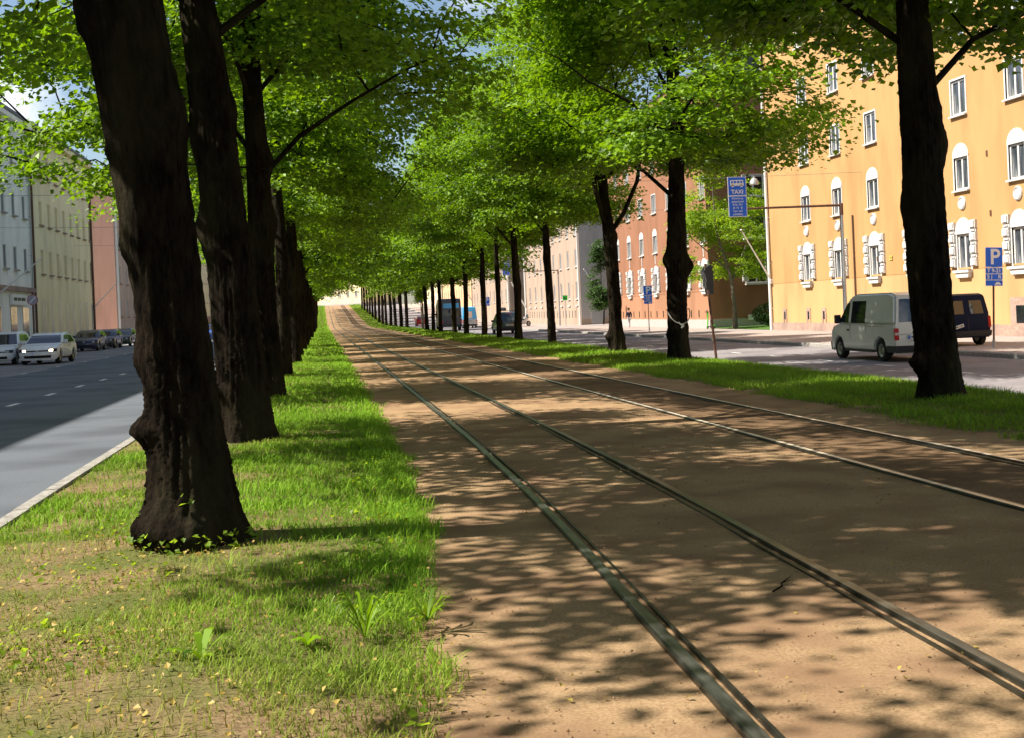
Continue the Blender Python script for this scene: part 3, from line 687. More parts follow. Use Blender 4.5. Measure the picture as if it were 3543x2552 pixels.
# ------------------------------------------------------------------ grass blades, weeds, litter
def grass(name, region, label):
    """region: list of (x0,x1,y0,y1,density,width,height)"""
    Vs = []; Fq = []; Ft = []; Cs = []; base = 0
    for (x0, x1, y0, y1, dens, wd, ht, right) in region:
        n = int((x1 - x0) * (y1 - y0) * dens)
        x = rng.uniform(x0, x1, n); y = rng.uniform(y0, y1, n)
        p2 = np.stack([x, y, 0 * x], 1)
        n1 = tnoise(p2, 1.1, 3.0); n2 = tnoise(p2, 3.7, 9.0); n3 = tnoise(p2, 0.45, 5.0)
        if not right:
            edge = verge_edge(y) + 0.03 * np.sin(y * 1.7) + 0.03 * np.sin(y * 4.1 + 1) + rng.normal(size=n) * 0.03 + 0.05 * n2 - 0.03
            d0 = np.hypot((x + 0.87), (y - 7.7))
            d1 = np.hypot((x + 0.95), (y - 14.3))
            dry = 0.85 * np.clip(0.62 * np.clip((7.4 - y) / 1.6, 0, 1) + 0.45 * np.clip(1.0 - d0, 0, 1) + 0.5 * np.clip(1.0 - d1, 0, 1) + 0.35 * n1 - 0.25 * np.clip(x + 0.3, 0, 1), 0, 1)
            bare = (n1 + 0.8 * n2 + 0.7 * np.clip((7.3 - y) / 2, 0, 1) - 0.6 * np.clip(x + 0.1, 0, 1) + 0.5 * (d0 < 0.9)) > np.where(x < -0.2, 1.05, 1.25)
            keep = (x < edge) & (x > -2.33 + 0.05 * n2) & ~(bare & (rng.uniform(size=n) < 0.8))
            zg = np.interp(x, [p[0] for p in VL], [p[1] for p in VL])
        else:
            keep = (x > 6.66 + 0.07 * np.sin(y * 1.3) + 0.04 * np.sin(y * 3.3) + rng.normal(size=n) * 0.05 + 0.05 * n2 - 0.12 * np.clip((16 - y) / 4, 0, 1)) & ((n1 + 0.5 * n2) < 1.5)
            dry = np.clip(0.15 + 0.3 * n1, 0, 1) * 0.5
            zg = np.interp(x, [p[0] for p in VR], [p[1] for p in VR])
        x, y, dry, zg, n2, n3 = x[keep], y[keep], dry[keep], zg[keep], n2[keep], n3[keep]
        n = len(x)
        h = ht * rng.uniform(0.35, 1.3, n) * (1 - 0.45 * dry) * (1 + 0.45 * n2); w = wd * rng.uniform(0.7, 1.3, n)
        an = rng.uniform(0, 2 * PI, n); lean = rng.uniform(0.15, 1.5, n) * h; h *= 1 - 0.35 * np.clip(lean / np.maximum(h, 1e-4) - 0.6, 0, 1)
        lx, lyy = np.cos(an) * lean, np.sin(an) * lean
        wx, wy = -np.sin(an) * w / 2, np.cos(an) * w / 2
        z0 = zg + zY(y) - 0.012
        V = np.zeros((n, 5, 3))
        V[:, 0] = np.stack([x - wx, y - wy, z0], 1); V[:, 1] = np.stack([x + wx, y + wy, z0], 1)
        V[:, 2] = np.stack([x + lx * .35 + wx * .8, y + lyy * .35 + wy * .8, z0 + h * .62], 1); V[:, 3] = np.stack([x + lx * .35 - wx * .8, y + lyy * .35 - wy * .8, z0 + h * .62], 1)
        V[:, 4] = np.stack([x + lx, y + lyy, z0 + h * 0.95], 1)
        g = rng.uniform(0, 1, (n, 1))
        green = np.array([0.13, 0.30, 0.015]) * (1 - g) + np.array([0.27, 0.47, 0.03]) * g
        straw = np.array([0.42, 0.30, 0.09]) * (1 - g) + np.array([0.32, 0.36, 0.06]) * g
        dd = (dry[:, None] + rng.normal(size=(n, 1)) * 0.12).clip(0, 1)
        c = green * (1 - dd) + straw * dd
        c = c * (1 + 0.22 * n3[:, None] + 0.22 * n2[:, None]).clip(0.5, 1.5)
        Vs.append(V.reshape(-1, 3)); idx = base + np.arange(n)[:, None] * 5
        Fq.append(idx + np.array([[0, 1, 2, 3]])); Ft.append(idx + np.array([[3, 2, 4]])); Cs.append(np.repeat(np.concatenate([c, np.ones((n, 1))], 1), 5, 0)); base += n * 5
    V = np.concatenate(Vs); q = np.concatenate(Fq); t = np.concatenate(Ft); c = np.concatenate(Cs)
    me = bpy.data.meshes.new(name)
    me.vertices.add(len(V)); me.vertices.foreach_set('co', V.astype(np.float32).ravel())
    me.loops.add(q.size + t.size); me.loops.foreach_set('vertex_index', np.concatenate([q.ravel(), t.ravel()]).astype(np.int32))
    me.polygons.add(len(q) + len(t))
    me.polygons.foreach_set('loop_start', np.concatenate([np.arange(len(q)) * 4, q.size + np.arange(len(t)) * 3]).astype(np.int32))
    me.update(calc_edges=True)
    at = me.attributes.new('blade_color', 'FLOAT_COLOR', 'POINT'); at.data.foreach_set('color', c.astype(np.float32).ravel())
    me.materials.append(M['grass'])
    o = bpy.data.objects.new(name, me); COL.objects.link(o)
    return tag(o, label, 'grass', kind='stuff')
grass('grass', [(-2.36, 0.95, 3.2, 9.0, 3900, 0.0052, 0.066, 0), (-2.36, 1.0, 9.0, 18.0, 1900, 0.0085, 0.068, 0), (-2.36, 1.0, 18, 45, 520, 0.017, 0.075, 0), (-2.36, 1.0, 45, 170, 80, 0.05, 0.10, 0), (-2.36, 1.0, 170, 300, 25, 0.1, 0.12, 0)], 'grass of the left strip, dry and patchy in front, lush further on')
grass('grass', [(6.4, 9.7, 9.0, 30, 1250, 0.010, 0.085, 1), (6.5, 9.7, 30, 60, 380, 0.02, 0.11, 1), (6.5, 9.7, 60, 170, 70, 0.05, 0.12, 1), (6.5, 9.7, 170, 300, 25, 0.1, 0.12, 1)], 'darker grass of the right strip under the lindens')

rs = np.random.default_rng(3)
n = 2600
x = rs.uniform(-2.3, 0.6, n); y = 3.6 + 5 * rs.uniform(0, 1, n) ** 1.2
keep = rs.uniform(size=n) < np.clip(0.25 + 0.5 * (x < -0.6) + 0.3 * (np.hypot(x + .87, y - 7.3) < 0.8), 0, 1)
xg = rs.uniform(-2.3, 0.6, 5200); yg = 3.4 + 10 * rs.uniform(0, 1, 5200) ** 1.3
kg = (xg < verge_edge(yg) - 0.05) & (tnoise(np.stack([xg, yg, 0 * xg], 1), 2.6, 4.0) > 0.05)
Pg = np.stack([xg, yg, 0.045 + rs.uniform(0.0, 0.055, 5200)], 1)[kg]
ng = rs.normal(size=Pg.shape) * 0.5 + np.array([0, 0, 1]); ng /= np.linalg.norm(ng, axis=1, keepdims=True)
V, F = leaf_faces(Pg, ng, rs.uniform(0.018, 0.05, len(Pg)), rs)
tag(np_mesh('clover', V, F, M['leaf_young']), 'small round-leaved ground cover growing between the near grass', 'ground cover', kind='stuff')
P = np.stack([x, y, np.interp(x, [p[0] for p in VL], [p[1] for p in VL]) + rs.uniform(0.01, 0.05, n)], 1)[keep]
nr = rs.normal(size=P.shape) * 0.45 + np.array([0, 0, 1]); nr /= np.linalg.norm(nr, axis=1, keepdims=True)
Pq = np.stack([rs.uniform(0.4, 6.4, 420), 4.2 + 16 * rs.uniform(0, 1, 420) ** 1.5, rs.uniform(0.006, 0.012, 420)], 1)
P = np.concatenate([P, Pq]); nr = np.concatenate([nr, np.array([[0, 0, 1.0]]) + rs.normal(size=(420, 3)) * 0.25]); nr /= np.linalg.norm(nr, axis=1, keepdims=True)
V, F = leaf_faces(P, nr, rs.uniform(0.010, 0.034, len(P)), rs)
tag(np_mesh('fallen_leaves', V, F, M['dry_leaf']), 'small dry yellow leaves scattered over the near grass and gravel', 'fallen leaves', kind='stuff')

n = 9000
x = rs.uniform(0.35, 5.6, n); y = 4.0 + 14 * rs.uniform(0, 1, n) ** 1.6; s = 0.0012 + 0.0042 * rs.uniform(0, 1, n) ** 3 * (1 + 0.04 * y)
o8 = np.array([(1, 0, 0), (-1, 0, 0), (0, 1, 0), (0, -1, 0), (0, 0, 1), (0, 0, -1)], float)
V = np.stack([x, y, s * 0.3 + 0.002], 1)[:, None, :] + o8[None] * s[:, None, None] * rs.uniform(0.6, 1.3, (n, 6, 1))
f8 = np.array([(0, 2, 4), (2, 1, 4), (1, 3, 4), (3, 0, 4), (2, 0, 5), (1, 2, 5), (3, 1, 5), (0, 3, 5)])
F = (np.arange(n)[:, None, None] * 6 + f8[None]).reshape(-1, 3)
tag(np_mesh('loose_stones', V.reshape(-1, 3), F, M['gravel']), 'loose little stones on the tram bed', 'stones', kind='stuff')

mb = MB(); mb.tube([(0, 0, 0.008), (0.07, 0.05, 0.02), (0.10, 0.14, 0.012), (0.17, 0.19, 0.03)], [0.004, 0.005, 0.004, 0.002], 5); mb.tube([(0.10, 0.14, 0.012), (0.15, 0.13, 0.03)], [0.003, 0.001], 5)
tag(mb.build('twig', M['bark'], loc=(2.15, 5.75, 0.0)), 'small dark twig lying on the gravel between the first two rails', 'twig')

def weed(x, y, n, ln, wd, up, label, mat='leaf', seed=1):
    """rosette of long arching leaves"""
    rs = random.Random(seed); mb = MB()
    for k in range(n):
        a = 2 * PI * k / n + rs.uniform(-.3, .3); l = ln * rs.uniform(0.7, 1.2); u = up * rs.uniform(0.6, 1.3)
        d = Vector((math.cos(a), math.sin(a), 0)); s = Vector((-d.y, d.x, 0)); pts = []
        for t, w in ((0, .25), (.3, .8), (.6, 1), (.85, .6), (1, .05)):
            c = d * l * t + Vector((0, 0, u * math.sin(t * 2.2) * l + 0.01))
            pts += [c + s * wd * w / 2, c - s * wd * w / 2]
        mb.raw(pts, [(2 * i, 2 * i + 1, 2 * i + 3, 2 * i + 2) for i in range(4)])
    o = mb.build('weed', M[mat], smooth=True); o.location = (x, y, 0.04)
    tag(o, label, 'weed')
weed(0.13, 5.35, 22, 0.17, 0.012, 0.9, 'pale narrow-leaved weed tuft near the gravel edge', seed=2)
weed(-0.12, 5.30, 7, 0.09, 0.03, 0.5, 'broad-leaved weed left of the pale tuft', seed=3)
weed(0.42, 5.55, 14, 0.15, 0.02, 0.7, 'leafy weed tuft right at the gravel edge', seed=4)
weed(-0.55, 5.2, 6, 0.14, 0.035, 0.6, 'small pale weed before the bare earth patch', seed=5)

# ------------------------------------------------------------------ buildings
def wall_grid(mb, L, z0, z1, holes, depth=0.16, m=0, x0=0.0):
    """front wall at local y=0 with real openings and their reveals"""
    xs = sorted({x0, L} | {h[0] for h in holes} | {h[1] for h in holes}); zs = sorted({z0, z1} | {h[2] for h in holes} | {h[3] for h in holes})
    hole = lambda x, z: any(a < x < b and c < z < d for a, b, c, d in holes)
    for j in range(len(zs) - 1):
        run = None
        for i in range(len(xs) - 1):
            solid = not hole((xs[i] + xs[i + 1]) / 2, (zs[j] + zs[j + 1]) / 2)
            if solid and run is None: run = xs[i]
            if (not solid or i == len(xs) - 2) and run is not None:
                e = xs[i + 1] if solid else xs[i]
                mb.raw([(run, 0, zs[j]), (e, 0, zs[j]), (e, 0, zs[j + 1]), (run, 0, zs[j + 1])], [(0, 1, 2, 3)], m); run = None
    for a, b, c, d in holes:
        for q in ([(a, 0, c), (a, depth, c), (a, depth, d), (a, 0, d)], [(b, depth, c), (b, 0, c), (b, 0, d), (b, depth, d)], [(a, 0, d), (a, depth, d), (b, depth, d), (b, 0, d)], [(a, depth, c), (a, 0, c), (b, 0, c), (b, depth, c)]):
            mb.raw(q, [(0, 1, 2, 3)], m)

WM = {}
def window_mesh(key, w, h, bars=1, fr=0.07, transom=None, sill=True, depth=0.10, proud=0.05, sill_h=0.06):
    """frame, pane and sill meshes of one kind of window, origin at the middle of its bottom edge"""
    if key in WM: return WM[key]
    f = MB(); y0, y1 = depth - 0.05, depth + 0.02
    f.box(-w / 2, -w / 2 + fr, y0, y1, 0, h); f.box(w / 2 - fr, w / 2, y0, y1, 0, h)
    f.box(-w / 2 + fr, w / 2 - fr, y0, y1, 0, fr); f.box(-w / 2 + fr, w / 2 - fr, y0, y1, h - fr, h)
    for k in range(bars):
        x = -w / 2 + w * (k + 1) / (bars + 1); f.box(x - fr * 0.62, x + fr * 0.62, y0 + 0.004, y1, fr, h - fr)
    if transom: f.box(-w / 2 + fr, w / 2 - fr, y0 + 0.008, y1, transom * h - fr / 2, transom * h + fr / 2)
    p = MB().raw([(-w / 2 + 0.02, depth, 0.02), (w / 2 - 0.02, depth, 0.02), (w / 2 - 0.02, depth, h - 0.02), (-w / 2 + 0.02, depth, h - 0.02)], [(0, 1, 2, 3)])
    s = MB()
    if sill: s.prism([(-w / 2 - 0.09, -sill_h), (w / 2 + 0.09, -sill_h), (w / 2 + 0.09, 0.0), (-w / 2 - 0.09, 0.0)], -proud - 0.08, depth - 0.06)
    out = []
    for nm, b in (('window', f), ('pane', p), ('sill', s)):
        if not b.v: out.append(None); continue
        o = b.build(nm, M['white_trim']); out.append(o.data); bpy.data.objects.remove(o)
    WM[key] = out
    return out

def put_window(parent, key, x, z, frame, glass, sillm, extra=()):
    fd, pd, sd_ = WM[key]
    def link(nm, d, mat, par, loc=(0, 0, 0)):
        o = bpy.data.objects.new(nm, d); COL.objects.link(o); o.parent = par; o.location = loc
        if mat:
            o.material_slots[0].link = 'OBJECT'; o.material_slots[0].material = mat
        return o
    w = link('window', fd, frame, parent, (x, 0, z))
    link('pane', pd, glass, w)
    if sd_: link('sill', sd_, sillm, w)
    for nm, d, mat in extra: link(nm, d, mat, w)
    return w

def keep(o): d = o.data; bpy.data.objects.remove(o); return d

def house(name, loc, rz, L, depth, z1, wallmat, label, holes, roofmat='roof', roof_h=2.6, eave=0.45, base=None, base_h=0.0, z0=-0.6, cat='building', group=None, x0=0.0):
    root = empty(name, loc, rz, label, cat, group)
    mb = MB(); wall_grid(mb, L, base_h, z1, holes, x0=x0)
    mb.raw([(x0, 0, base_h), (x0, depth, base_h), (x0, depth, z1), (x0, 0, z1)], [(0, 1, 2, 3)]); mb.raw([(L, depth, base_h), (L, 0, base_h), (L, 0, z1), (L, depth, z1)], [(0, 1, 2, 3)])
    mb.raw([(L, depth, base_h), (x0, depth, base_h), (x0, depth, z1), (L, depth, z1)], [(0, 1, 2, 3)])
    low = wallmat + '_low'
    mats = [M[wallmat]] + ([M[low]] if low in M else [])
    mi = [1 if (low in M and max(mb.v[i][2] for i in f) < 2.31) else 0 for f in mb.f]      # paler paint below the string course
    o = np_mesh('wall', mb.v, mb.f, mats, mi, parent=root)
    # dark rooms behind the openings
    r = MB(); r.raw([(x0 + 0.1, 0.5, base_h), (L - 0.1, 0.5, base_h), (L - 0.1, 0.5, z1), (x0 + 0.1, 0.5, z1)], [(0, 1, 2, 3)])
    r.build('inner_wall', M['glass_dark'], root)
    rf = MB()
    e = eave
    rf.raw([(x0 - 0.1, -e, z1), (L + 0.1, -e, z1), (L + 0.1, -e, z1 + 0.22), (x0 - 0.1, -e, z1 + 0.22), (x0 - 0.1, depth / 2, z1 + roof_h), (L + 0.1, depth / 2, z1 + roof_h), (x0 - 0.1, depth + e, z1 + 0.22), (L + 0.1, depth + e, z1 + 0.22), (x0 - 0.1, depth + e, z1), (L + 0.1, depth + e, z1)],
           [(0, 1, 2, 3), (3, 2, 5, 4), (4, 5, 7, 6), (6, 7, 9, 8), (8, 9, 1, 0), (0, 3, 4, 6, 8), (1, 9, 7, 5, 2)])
    rf.build('roof', M[roofmat], root)
    c = MB(); c.box(x0, L, -e + 0.06, -0.003, z1 - 0.34, z1 - 0.003); c.build('cornice', M[wallmat], root, bevel=0.04)
    if base: b = MB(); b.box(x0 - 0.04, L + 0.04, -0.05, depth * 0.98, z0, base_h); b.build('plinth', M[base], root)
    return root

def downpipe(parent, x, z0, z1, mat, r=0.065):
    mb = MB(); mb.tube([(x, -0.12, z0), (x, -0.12, z1 - 0.5), (x, -0.35, z1 - 0.05)], r, 8)
    for z in np.arange(z0 + 1.2, z1 - 0.6, 2.6): mb.box(x - 0.09, x + 0.09, -0.13, 0.0, z, z + 0.05)
    return mb.build('downpipe', M[mat], parent, smooth=True)

def arch_panel(name, w, rise, proud, flat=0.0, n=14):
    """blind white arch above a window"""
    pts = [(-w / 2, 0), (w / 2, 0)] + [(w / 2 * math.cos(t), flat + rise * math.sin(t)) for t in np.linspace(0, PI, n)]
    return keep(MB().prism(pts, -proud, 0.0).build(name, M['white_trim'], bevel=0.0))
ARCH = {}
window_mesh('tall', 1.10, 1.42, 1, 0.085)
window_mesh('mid', 1.05, 1.32, 1, 0.085)
window_mesh('low', 1.02, 1.45, 1, 0.085, sill_h=0.10, proud=0.14)
mb = MB()                                              # white surround of a plain window
def surround(w, h, t=0.08, proud=0.02, top=True):
    b = MB(); b.box(-w / 2 - t, -w / 2, -proud, 0.05, -0.0, h + (t if top else 0)); b.box(w / 2, w / 2 + t, -proud, 0.05, -0.0, h + (t if top else 0))
    if top: b.box(-w / 2, w / 2, -proud, 0.05, h, h + t)
    return keep(b.build('surround', M['white_trim']))
SUR_T = surround(1.10, 1.42); SUR_M = surround(1.05, 1.32); SUR_L = surround(1.02, 1.45, 0.07)
ARC_M = keep(MB().prism([(-0.605, 1.32), (0.605, 1.32)] + [(0.605 * math.cos(t), 1.36 + 0.52 * math.sin(t)) for t in np.linspace(0, PI, 14)], -0.03, 0.0).build('arch', M['white_trim']))
ARC_L = keep(MB().prism([(-0.58, 1.45), (0.58, 1.45)] + [(0.58 * math.cos(t), 1.50 + 0.60 * math.sin(t)) for t in np.linspace(0, PI, 14)], -0.05, 0.0).build('arch', M['white_trim']))
def quoin_mesh(side):
    b = MB()
    for s in (side,):
        z = 0.12
        for k in range(7):
            h = 0.34 if k % 2 == 0 else 0.16; pr = 0.15 if k % 2 == 0 else 0.11
            xa, xb = (0.60, 1.02 if k % 2 == 0 else 1.0)
            if s < 0: xa, xb = -xb, -xa
            b.box(xa, xb, -pr, 0.0, z + 0.007, z + h - 0.007); z += h
    o = b.build('quoins', M['white_trim'], bevel=0.0)
    bm = bmesh.new(); bm.from_mesh(o.data)
    bmesh.ops.bevel(bm, geom=[e for e in bm.edges if all(v.co.y < -0.05 for v in e.verts)], offset=0.045, segments=2, affect='EDGES')
    bm.to_mesh(o.data); bm.free()
    return keep(o)
QUO = (quoin_mesh(-1), quoin_mesh(1))
BRK = keep(MB().prism([(-0.45, -0.30), (0.45, -0.30), (0.52, -0.10), (-0.52, -0.10)], -0.16, 0.0).build('bracket', M['white_trim']))
def medallion_mesh():
    b = MB(); b.lathe([(0.27, 0.0), (0.27, -0.05), (0.22, -0.09), (0.18, -0.06), (0.16, -0.045), (0.10, -0.06), (0.0, -0.075)], 20, 'y')
    return keep(b.build('medallion', M['white_trim'], smooth=True))
MED = medallion_mesh()
STEM = keep(MB().box(-0.07, 0.07, -0.05, 0.0, -0.85, -0.12).build('stem_ornament', M['white_trim']))

def decorated(root, cols, rows_plain, z_mid, z_low, glass='glass', stem=False, med=True):
    W = M['white_trim']; g = M[glass]
    for x in cols:
        for z in rows_plain: put_window(root, 'tall', x, z, W, g, W, (('surround', SUR_T, W),))
        ex = [('surround', SUR_M, W), ('arch', ARC_M, W)]
        if stem: ex.append(('stem_ornament', STEM, W))
        put_window(root, 'mid', x, z_mid, W, g, W, ex)
        put_window(root, 'low', x, z_low, W, g, W, (('surround', SUR_L, W), ('arch', ARC_L, W), ('quoins', QUO[0], W), ('quoins', QUO[1], W), ('bracket', BRK, W)))
        if med:
            o = bpy.data.objects.new('medallion', MED); COL.objects.link(o); o.parent = root; o.location = (x, 0, z_low + 2.68)
def deco_holes(cols, rows_plain, z_mid, z_low):
    h = []
    for x in cols:
        h += [(x - .55, x + .55, z, z + 1.42) for z in rows_plain] + [(x - .525, x + .525, z_mid, z_mid + 1.32), (x - .51, x + .51, z_low, z_low + 1.45)]
    return h

def vents(root, xs, z, mat, surr=None, w=0.22, h=0.42):
    for x in xs:
        b = MB(); b.box(x - w / 2, x + w / 2, -0.012, 0.0, z, z + h); o = b.build('cellar_vent', M['glass_dark'], root)
        if surr:
            t = 0.16; s = MB(); s.box(x - w / 2 - t, x - w / 2, -0.03, 0.0, z - 0.2, z + h + t); s.box(x + w / 2, x + w / 2 + t, -0.03, 0.0, z - 0.2, z + h + t); s.box(x - w / 2, x + w / 2, -0.03, 0.0, z + h, z + h + t)
            s.build('vent_surround', M[surr], o)

# orange house on the right, near
cols = [5.5 + 3.94 * k for k in range(9)]
rowsA = [8.5, 11.6, 14.7]
A = house('apartment_house', (25.5, 66.4, 0), -PI / 2, 48, 12, 17.6, 'orange_plaster', 'orange plastered apartment house with white window surrounds, nearest on the right', deco_holes(cols, rowsA, 5.5, 2.3), base='granite', base_h=0.13)
decorated(A, cols, rowsA, 5.5, 2.3)
downpipe(A, 0.12, -0.3, 17.2, 'white_paint', 0.085)
vents(A, [2.0, 5.3, 7.3, 13.2, 20.5], 0.32, 'glass_dark', 'granite')
b = MB(); b.box(24.4, 25.9, -0.03, 0, 0.13, 1.15); b.build('vent_surround', M['granite'], A)
b = MB(); b.box(24.8, 25.6, -0.045, -0.03, 0.2, 0.85); b.build('cellar_window', M['glass_dark'], A)
b = MB(); b.tube([(11.2, -0.06, -0.1), (11.2, -0.06, 5.35)], 0.04, 6); b.build('drain_conduit', M['brown_metal'], A)
for (x, z) in ((13.6, 3.0), (23.2, 6.6), (23.3, 4.3)): MB().box(x - 0.05, x + 0.05, -0.03, 0, z, z + 0.22).build('wall_vent', M['brown_metal'], A)
MB().box(-0.0, 48, -0.012, -0.002, 2.33, 2.40).build('string_course', M['orange_plaster'], A)

# rust house beyond the courtyard
colsB = [3.9 + 3.95 * k for k in range(7)]
B_ = house('apartment_house', (25.5, 106, 0), -PI / 2, 28.4, 13, 16.6, 'rust_plaster', 'rust-orange apartment house beyond the courtyard tree, with white quoined windows', deco_holes(colsB, [8.4, 11.5], 5.35, 2.3), base='grey_stone', base_h=0.28)
decorated(B_, colsB, [8.4, 11.5], 5.35, 2.3, stem=True, med=False)
vents(B_, list(np.arange(1.5, 28, 1.75)), 0.42, 'glass_dark', None, 0.2, 0.5)
MB().box(0, 28.4, -0.012, -0.002, 2.16, 2.22).build('string_course', M['rust_plaster'], B_)
# its end wall facing the camera carries windows: parts on a wall turned by 90 degrees
def end_windows(root, L, spots, glass='glass_dark', quoins=True):
    """windows on the end wall at local x=L, given as (distance from the street front, sill height, kind)"""
    for yv, z, k in spots:
        o = put_window(root, k, L + 0.02, z, M['white_trim'], M[glass], M['white_trim'], (('quoins', QUO[0], M['white_trim']), ('quoins', QUO[1], M['white_trim'])) if (quoins and z < 3) else ())
        o.location = (L + 0.115, yv, z); o.rotation_euler = (0, 0, PI / 2)
window_mesh('wide', 1.5, 1.45, 1, 0.09, sill_h=0.12, proud=0.14)
end_windows(B_, 28.4, [(3.3, 2.6, 'wide'), (3.3, 5.6, 'wide'), (3.3, 8.4, 'wide'), (8.0, 2.6, 'wide'), (8.0, 5.6, 'wide'), (8.0, 8.4, 'wide')])
b = MB(); b.box(28.42, 28.6, 2.6, 4.0, 0.15, 0.5); b.build('cellar_hood', M['white_paint'], B_)

# beige house, then beige and peach houses further along
def plain_house(y_far, y_near, mat, label, cols, rows, key, z1, base='beige_plaster', glass='glass', sill='white_trim', frame='white_trim', roofmat='roof', X=25.5, side=1, dz=0.0, group=None, depth=13):
    L = y_near - y_far if y_near > y_far else y_far - y_near
    fd, pd, sd_ = WM[key]
    w = max(v.co.x for v in fd.vertices) * 2; h = max(v.co.z for v in fd.vertices)
    hs = [(x - w / 2, x + w / 2, z, z + h) for x in cols for z in rows]
    if side > 0: root = house('apartment_house', (X, max(y_far, y_near), dz), -PI / 2, L, depth, z1, mat, label, hs, base=base, base_h=0.3, roofmat=roofmat, group=group, z0=-1.5)
    else: root = house('apartment_house', (X, min(y_far, y_near), dz), PI / 2, L, depth, z1, mat, label, hs, base=base, base_h=0.3, roofmat=roofmat, group=group, z0=-1.5)
    for x in cols:
        for z in rows: put_window(root, key, x, z, M[frame], M[glass], M[sill])
    return root
window_mesh('slim', 0.95, 1.75, 1, 0.09)
window_mesh('narrow', 0.85, 1.45, 1, 0.07, sill_h=0.09, proud=0.1)
C_ = plain_house(150.5, 118, 'beige_plaster', 'pale beige apartment house behind the motorcycle, with slim white windows', [3.2 + 3.95 * k for k in range(8)], [2.3, 5.55, 8.7, 11.8], 'slim', 16.2, 'beige_plaster')
downpipe(C_, 32.3, -0.3, 15.9, 'white_paint', 0.09); downpipe(C_, 0.3, -0.3, 15.9, 'white_paint', 0.12)
vents(C_, list(np.arange(1, 32, 1.6)), 0.4, 'glass_dark', None, 0.22, 0.75)
for k in range(8): MB().box(3.2 + 3.95 * k - 0.5, 3.2 + 3.95 * k + 0.5, -0.12, 0, 1.58, 1.72).build('ledge', M['white_trim'], C_)
g = MB(); g.raw([(32.505, 0.01, -0.45), (32.505, 13, -0.45), (32.505, 13, 16.1), (32.505, 0.01, 16.1)], [(0, 1, 2, 3)]); g.build('end_wall', M['grey_plaster'], C_)
g = MB(); g.box(32.51, 32.56, 1.0, 2.3, -0.4, 1.15); g.build('garage_door', M['galvanised'], C_)
D_ = plain_house(205, 164, 'beige_plaster', 'far beige apartment house on the right, beyond the pale beige one', [3 + 3.9 * k for k in range(10)], [2.6, 5.8, 8.9, 12], 'slim', 16.4, dz=zf(170))
downpipe(D_, 40.7, -0.3, 16, 'white_paint', 0.12)
E_ = plain_house(255, 206, 'peach_plaster', 'far peach-orange apartment house on the right, up the hill', [3 + 3.9 * k for k in range(12)], [2.6, 5.8, 8.9, 12], 'slim', 16.4, dz=zf(215), base='peach_plaster')
F_ = plain_house(320, 258, 'cream_plaster', 'cream apartment house furthest up the hill on the right', [3 + 3.9 * k for k in range(15)], [2.6, 5.8, 8.9, 12], 'slim', 17, dz=zf(275), base='cream_plaster')

# left side of the street
XL = -19.0
Wh = plain_house(-25, 85.3, 'white_plaster', 'white apartment house with a shop at street level, at the left edge', [5.2 + 5.3 * k for k in range(20)] + [2.6 + 5.3 * k for k in range(21)], [5.35, 8.8, 12.15], 'narrow', 15.1, 'grey_stone', glass='glass', sill='grey_stone', frame='galvanised', X=XL, side=-1)
MB().box(0, 110.3, -0.25, 0, 3.95, 4.25).build('shop_cornice', M['granite'], Wh)
for k, x in enumerate((101.0, 104.9, 108.0)):
    o = MB().box(x - 0.75, x + 0.75, -0.03, -0.003, 0.1, 2.95).build('shop_window', M['glass_dark'], Wh)
sg = MB().box(104.0, 107.6, -0.2, -0.02, 3.1, 3.75).build('shop_sign', M['sign_white'], Wh)
b = MB()
for (a, c) in ((104.3, 105.1), (105.3, 106.0), (106.2, 107.2)): b.box(a, c, -0.215, -0.2, 3.35, 3.55)
b.build('lettering', M['plastic'], sg)
downpipe(Wh, 109.9, 0, 15, 'galvanised', 0.06)
window_mesh('recess', 0.95, 1.65, 1, 0.07, sill_h=0.10, proud=0.06)
Yc = [3.2 + 2.58 * k for k in range(8)]
Ye = plain_house(85.3, 106.8, 'yellow_plaster', 'pale yellow apartment house with rows of narrow windows on the left', Yc, [5.35, 8.75, 12.1], 'recess', 15.2, 'granite', glass='glass_reflection', sill='granite', frame='yellow_plaster', X=XL, side=-1)
for x in Yc:
    pts = [(x - 0.5, 0.9), (x + 0.5, 0.9)] + [(x + 0.5 * math.cos(t), 3.1 + 0.5 * math.sin(t)) for t in np.linspace(0, PI, 10)]
    MB().prism(pts, -0.012, 0.0).build('arched_opening', M['glass_grey'], Ye)
    MB().box(x - 0.45, x + 0.45, -0.03, 0, 0.45, 0.75).build('cellar_vent', M['granite'], Ye)
downpipe(Ye, 0.15, 0, 15, 'brown_metal', 0.09); downpipe(Ye, 21.3, 0, 15, 'brown_metal', 0.09)
Pk = plain_house(119, 152, 'rosy_plaster', 'pink apartment house at the side street corner on the left', [2.5 + 4 * k for k in range(8)], [2.4, 5.6, 8.9, 12.1], 'recess', 15.4, 'granite', glass='glass', sill='granite', frame='white_trim', X=XL, side=-1, roofmat='roof', depth=26)
g = MB(); g.raw([(-0.006, 0.01, 0.0), (-0.006, 26, 0.0), (-0.006, 26, 15.1), (-0.006, 0.01, 15.1)], [(0, 1, 2, 3)]); g.build('end_wall', M['pink_plaster'], Pk)
b = MB().box(-0.03, -0.006, 2.6, 3.7, 2.95, 3.15); b.build('street_name_plate', M['dark_blue'], Pk)
downpipe(Pk, 0.25, 0, 15.2, 'white_paint', 0.13)
plain_house(154, 200, 'cream_plaster', 'cream apartment house beyond the pink one on the left', [3 + 3.9 * k for k in range(11)], [2.6, 5.8, 8.9, 12], 'recess', 16, 'granite', sill='granite', X=XL, side=-1, dz=zf(165))
